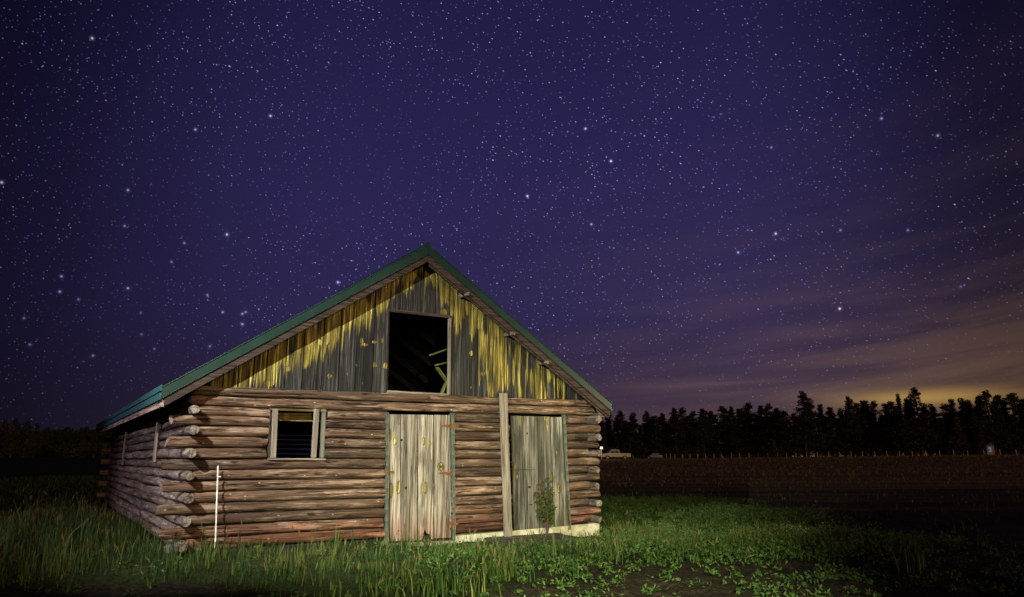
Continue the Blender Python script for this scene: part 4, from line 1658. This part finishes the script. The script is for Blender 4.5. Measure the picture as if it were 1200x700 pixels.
GR = 'pines of the dark tree line on the right'
GL = 'pines of the dark tree line on the left'
LR = 'dark pine in the tree line behind the fence on the right'
LR2 = 'pine in the second row of the tree line behind the fence on the right'
LL = 'dark pine at the edge of the field left of the barn'
LL2 = 'small dark pine at the back of the field left of the barn'
single = [
    (940, 461, 205, 1, 'tall broad pine with bare lower trunk, standing forward of the dark tree line', 1.15),
    (993, 467, 225, 2, 'slim pine with a rounded top rising right of the tall broad pine', .9),
    (1071, 457, 215, 4, 'tallest pine of the right tree line, with a tufted top against the glow', 1.05),
    (1053, 464, 232, 3, 'thin pine with a small knobbed crown beside the tallest pine', .7),
    (1155, 460, 215, 4, 'wide pine top rising above its neighbours near the right edge', 1.15),
    (1119, 490, 195, 6, 'lower brownish pine standing in front of the dark trees at right', 1.25),
    (907, 516, 185, 6, 'low brownish bushy pine behind the fence left of the tall broad pine', 1.6),
    (1148, 502, 190, 6, 'small brownish pine in front of the pale lit shed', 1.0),
]
for px, ty, Yd, kind, lab, wd in single:
    tree(px, ty, Yd, kind, lab, None, wd)
tops = [(703, 492), (714, 486), (727, 484), (741, 487), (755, 484), (768, 489), (778, 486), (789, 480), (800, 479), (811, 482), (822, 480), (832, 484), (846, 477), (857, 479),
        (868, 480), (878, 475), (890, 476), (898, 474), (909, 481), (918, 484), (952, 472), (963, 476), (972, 478), (984, 480), (1004, 474), (1014, 470), (1024, 471), (1035, 473),
        (1044, 473), (1062, 469), (1084, 474), (1092, 477), (1106, 474), (1114, 468), (1128, 469), (1138, 470), (1146, 466), (1166, 465), (1174, 469), (1188, 463), (1199, 467), (1213, 464), (1228, 468)]
for i, (px, ty) in enumerate(tops):
    tree(px + random.uniform(-2, 2), ty + random.uniform(-1.5, 1.5), random.uniform(222, 250), random.choice((0, 1, 2, 3, 4)), LR, GR, random.uniform(.95, 1.5))
px = 696
while px < 1235:
    tree(px, np.interp(px, (700, 940, 1200), (496, 487, 483)) + random.uniform(-4, 6), random.uniform(252, 285), random.choice((0, 1, 4, 5)), LR2, GR + ' behind', random.uniform(1.2, 1.6))
    px += random.uniform(6, 10)
# low growth that closes the foot of the tree line
for i, (px, ty) in enumerate([(-8, 496), (6, 493), (19, 492), (33, 494), (44, 497)]):
    tree(px + random.uniform(-1, 1), ty, random.uniform(120, 135), (5, 1, 4, 5, 0)[i], LL, GL, random.uniform(1.0, 1.25))
px = 50
while px < 135:
    tree(px, 504 + random.uniform(-3, 3), random.uniform(170, 195), random.choice((0, 1, 4, 5)), LL2, GL + ' at the back', random.uniform(1.2, 1.6))
    px += random.uniform(4.5, 7)
px = -14
while px < 130:
    tree(px, 507 + random.uniform(-3, 3), random.uniform(200, 220), random.choice((0, 4, 5)), LL2, GL + ' at the back', random.uniform(1.4, 1.9))
    px += random.uniform(5, 8)
for pr in tree_protos:
    if not pr[1]:
        for ch in list(pr[0].children): bpy.data.objects.remove(ch)
        bpy.data.objects.remove(pr[0])

# undergrowth under the trees
cent, siz = [], []
for k in range(950):
    Yd = random.uniform(215, 275)
    px = random.uniform(690, 1230)
    X = (px - 600) / F * Yd
    cent.append((X, Yd, float(ground_z(X, Yd)) + random.uniform(.2, 3.0)))
    siz.append((random.uniform(1.6, 3.2), random.uniform(1.5, 2.5), random.uniform(1.2, 2.4)))
for k in range(200):
    Yd = random.uniform(150, 215)
    px = random.uniform(-20, 135)
    X = (px - 600) / F * Yd
    cent.append((X, Yd, float(ground_z(X, Yd)) + random.uniform(.4, 2.4)))
    siz.append((random.uniform(1.4, 2.8), random.uniform(1.5, 2.5), random.uniform(1.0, 2.0)))
um = foliage_mesh('undergrowth', cent, siz, 30, .8, [M['needle']], .3)
uo = bpy.data.objects.new('undergrowth', um)
col.objects.link(uo)
tag(uo, 'dark undergrowth filling the foot of the tree lines', 'undergrowth', kind='stuff')

# ------------------------------------------------------------------ fence of posts and wire
fence_px = [(742, 541.5), (781, 541.5), (786, 541.5), (791, 540), (800, 539.6), (809, 539.4), (818, 539.2), (827, 539), (837, 538.6), (846, 538.4), (857, 538.3), (867, 538.1), (878, 537.9),
            (889, 537.7), (900, 537.4), (911, 537.1), (922, 536.8), (933, 536.4), (945.5, 536), (958, 535.6), (971, 535), (984, 534.5), (997.5, 534), (1011, 533.4), (1025, 533), (1039.5, 532.8),
            (1054, 532.6), (1069, 532.4), (1085, 532.3), (1101, 532.2), (1117.5, 532.1), (1134, 532), (1153, 531.8), (1172, 531.5), (1191, 531), (1212, 530.6), (1235, 530.2)]
fence = empty('wire_fence', (0, 0, 0))
tag(fence, 'long post and wire fence along the far edge of the brown field', 'fence')
heads = []
for i, (px, py) in enumerate(fence_px):
    Yd = float(np.interp(px, (742, 790, 1235), (206, 200, 150)))
    d = pix_dir(px, py)
    X = d.x / d.y * Yd
    z = float(ground_z(X, Yd))
    h = 1.25 + random.uniform(-.08, .14)
    if i in (1, 2): h = 1.5
    q = MB()
    r_ = random.uniform(.085, .12)
    q.tube([(0, 0, -.3), (random.uniform(-.03, .03), 0, h * .5), (random.uniform(-.06, .06), 0, h)], [r_ * 1.05, r_, r_ * .9], 8)
    o = q.build('post', M['post'], fence, True)
    o.location = (X, Yd, z)
    heads.append(Vector((X, Yd, z)))
for hz in (.35, .72, 1.08):
    q = MB()
    q.tube([h_ + Vector((0, -.11, hz + random.uniform(-.02, .02))) for h_ in heads], .012, 4)
    q.build('wire', M['wire'], fence)

# ------------------------------------------------------------------ lit yard behind the right corner of the barn
def car_body(name, mat, pts_side, width, parent):
    """body lofted from a side profile: sides pulled in toward the roof"""
    q = MB()
    n = len(pts_side)
    zmin = min(z for _, z in pts_side)
    zmax = max(z for _, z in pts_side)
    rings = []
    for s_, inset in ((-1, .12), (-1, 0), (1, 0), (1, .12)):
        ring = []
        for x, z in pts_side:
            yy = s_ * (width / 2 - (0.0 if inset == 0 else 0) - .16 * max(0, (z - 1.0) / max(.1, zmax - 1.0)))
            sc_ = .985 if inset else 1.0
            ring.append(q.vert((x * sc_, yy + (s_ * .03 if inset else 0), zmin + (z - zmin) * (.99 if inset else 1))))
        rings.append(ring)
    for a, b in zip(rings, rings[1:]):
        for k in range(n):
            q.face((a[k], a[(k + 1) % n], b[(k + 1) % n], b[k]))
    q.face(rings[0][::-1])
    q.face(rings[-1])
    return q.build(name, mat, parent)


def vehicle(loc, rz, mat, profile, glass, label, name, cat):
    v = empty(name, loc, rz)
    tag(v, label, cat)
    car_body('body', mat, profile, 1.85, v)
    for s_ in (-1, 1):
        for poly in glass:
            q = MB()
            yb = lambda z: s_ * (1.85 / 2 + .034 - .16 * max(0, (z - 1.0) / .75))
            ids = [q.vert((x, yb(z), z)) for x, z in poly]
            q.face(ids if s_ < 0 else ids[::-1])
            ids = [q.vert((x, yb(z) - s_ * .02, z)) for x, z in poly]
            q.face(ids)
            q.build('window', M['glass'], v)
    for x in (-1.55, 1.6):
        for s_ in (-1, 1):
            q = MB()
            q.tube([(x, s_ * .74, .36), (x, s_ * .97, .36)], .36, 20)
            wh = q.build('wheel', M['rubber'], v)
            q = MB()
            q.tube([(x, s_ * .965, .36), (x, s_ * .985, .36)], .2, 14)
            q.build('rim', M['car_white'], wh)
    return v


pickup_prof = [(-2.65, .45), (-2.65, 1.08), (-.75, 1.10), (-.55, 1.78), (.75, 1.80), (1.35, 1.14), (2.45, 1.02), (2.62, .85), (2.62, .45)]
pick_glass = [[(-.42, 1.18), (-.34, 1.68), (.18, 1.70), (.18, 1.18)], [(.26, 1.18), (.26, 1.70), (.70, 1.70), (1.12, 1.18)]]
q = ground_at(722, 545)
Yd = 132
d = pix_dir(721, 541)
X = d.x / d.y * Yd
pick = vehicle((X, Yd, float(ground_z(X, Yd))), R(186), M['car_white'], pickup_prof, pick_glass, 'light grey pickup truck parked in the far yard just right of the barn', 'pickup_truck', 'truck')
for s_ in (-.62, .62):
    h = MB()
    h.box((2.63, s_, .86), (.05, .30, .18))
    h.build('headlight', M['lamp_white'] if s_ > 0 else M['glass'], pick)
car_prof = [(-2.1, .40), (-2.1, .95), (-1.6, 1.02), (-1.0, 1.45), (.35, 1.47), (1.05, 1.0), (1.95, .88), (2.1, .70), (2.1, .40)]
car_glass = [[(-1.25, 1.04), (-.92, 1.38), (-.36, 1.40), (-.36, 1.04)], [(-.28, 1.04), (-.28, 1.40), (.30, 1.40), (.82, 1.04)]]
Yd = 190
d = pix_dir(770, 540)
X = d.x / d.y * Yd
vehicle((X, Yd, float(ground_z(X, Yd))), R(60), M['car_blue'], car_prof, car_glass, 'small pale blue car parked at the foot of the trees left of the fence', 'parked_car', 'car')

# yard lamp on a pole, the light source behind the barn's right corner
Yd = 128
d = pix_dir(705, 535)
X = d.x / d.y * Yd
zg = float(ground_z(X, Yd))
yl_ = empty('yard_lamp', (X, Yd, zg))
tag(yl_, 'bright yard lamp on a short post just right of the barn', 'lamp')
q = MB()
q.tube([(0, 0, -.2), (0, 0, 1.9)], .05, 8)
q.build('post', M['post'], yl_)
q = MB()
q.tube([(0, -.10, 1.82), (0, -.10, 2.22)], [.26, .20], 12)
q.build('lamp_head', M['lamp_white'], yl_)
yard = lamp('yard_light', 'POINT', (X + .6, Yd - 1.2, zg + 2.4), None, 170, (1, .86, .55), .15)
# a leafy young tree lit by the lamp
for px, ty, Yd, lab, kd in ((708, 503, 137, 'slender leafy tree lit by the yard lamp beside the barn', 3), (738, 512, 150, 'small lit tree standing behind the light grey pickup truck', 3)):
    tree(px, ty, Yd, kd, lab, None, .8)

# pale shed glimpsed among the trees at the far right
Yd = 205
d = pix_dir(1156, 528)
X = d.x / d.y * Yd
sh = empty('shed', (X, Yd, float(ground_z(X, Yd))), R(15))
tag(sh, 'small pale shed with a bluish lit window among the trees at the far right', 'shed')
q = MB()
q.box((0, 0, 1.3), (2.6, 2.6, 2.6))
q.build('wall', M['shed_wall'], sh)
q = MB()
q.prism([(-1.55, 2.55), (0, 3.5), (1.55, 2.55)], -1.5, 1.5)
q.build('roof', M['shed_roof'], sh)
q = MB()
q.box((-.2, -1.31, 1.5), (.9, .03, 1.3))
q.build('window', M['lamp_cool'], sh)
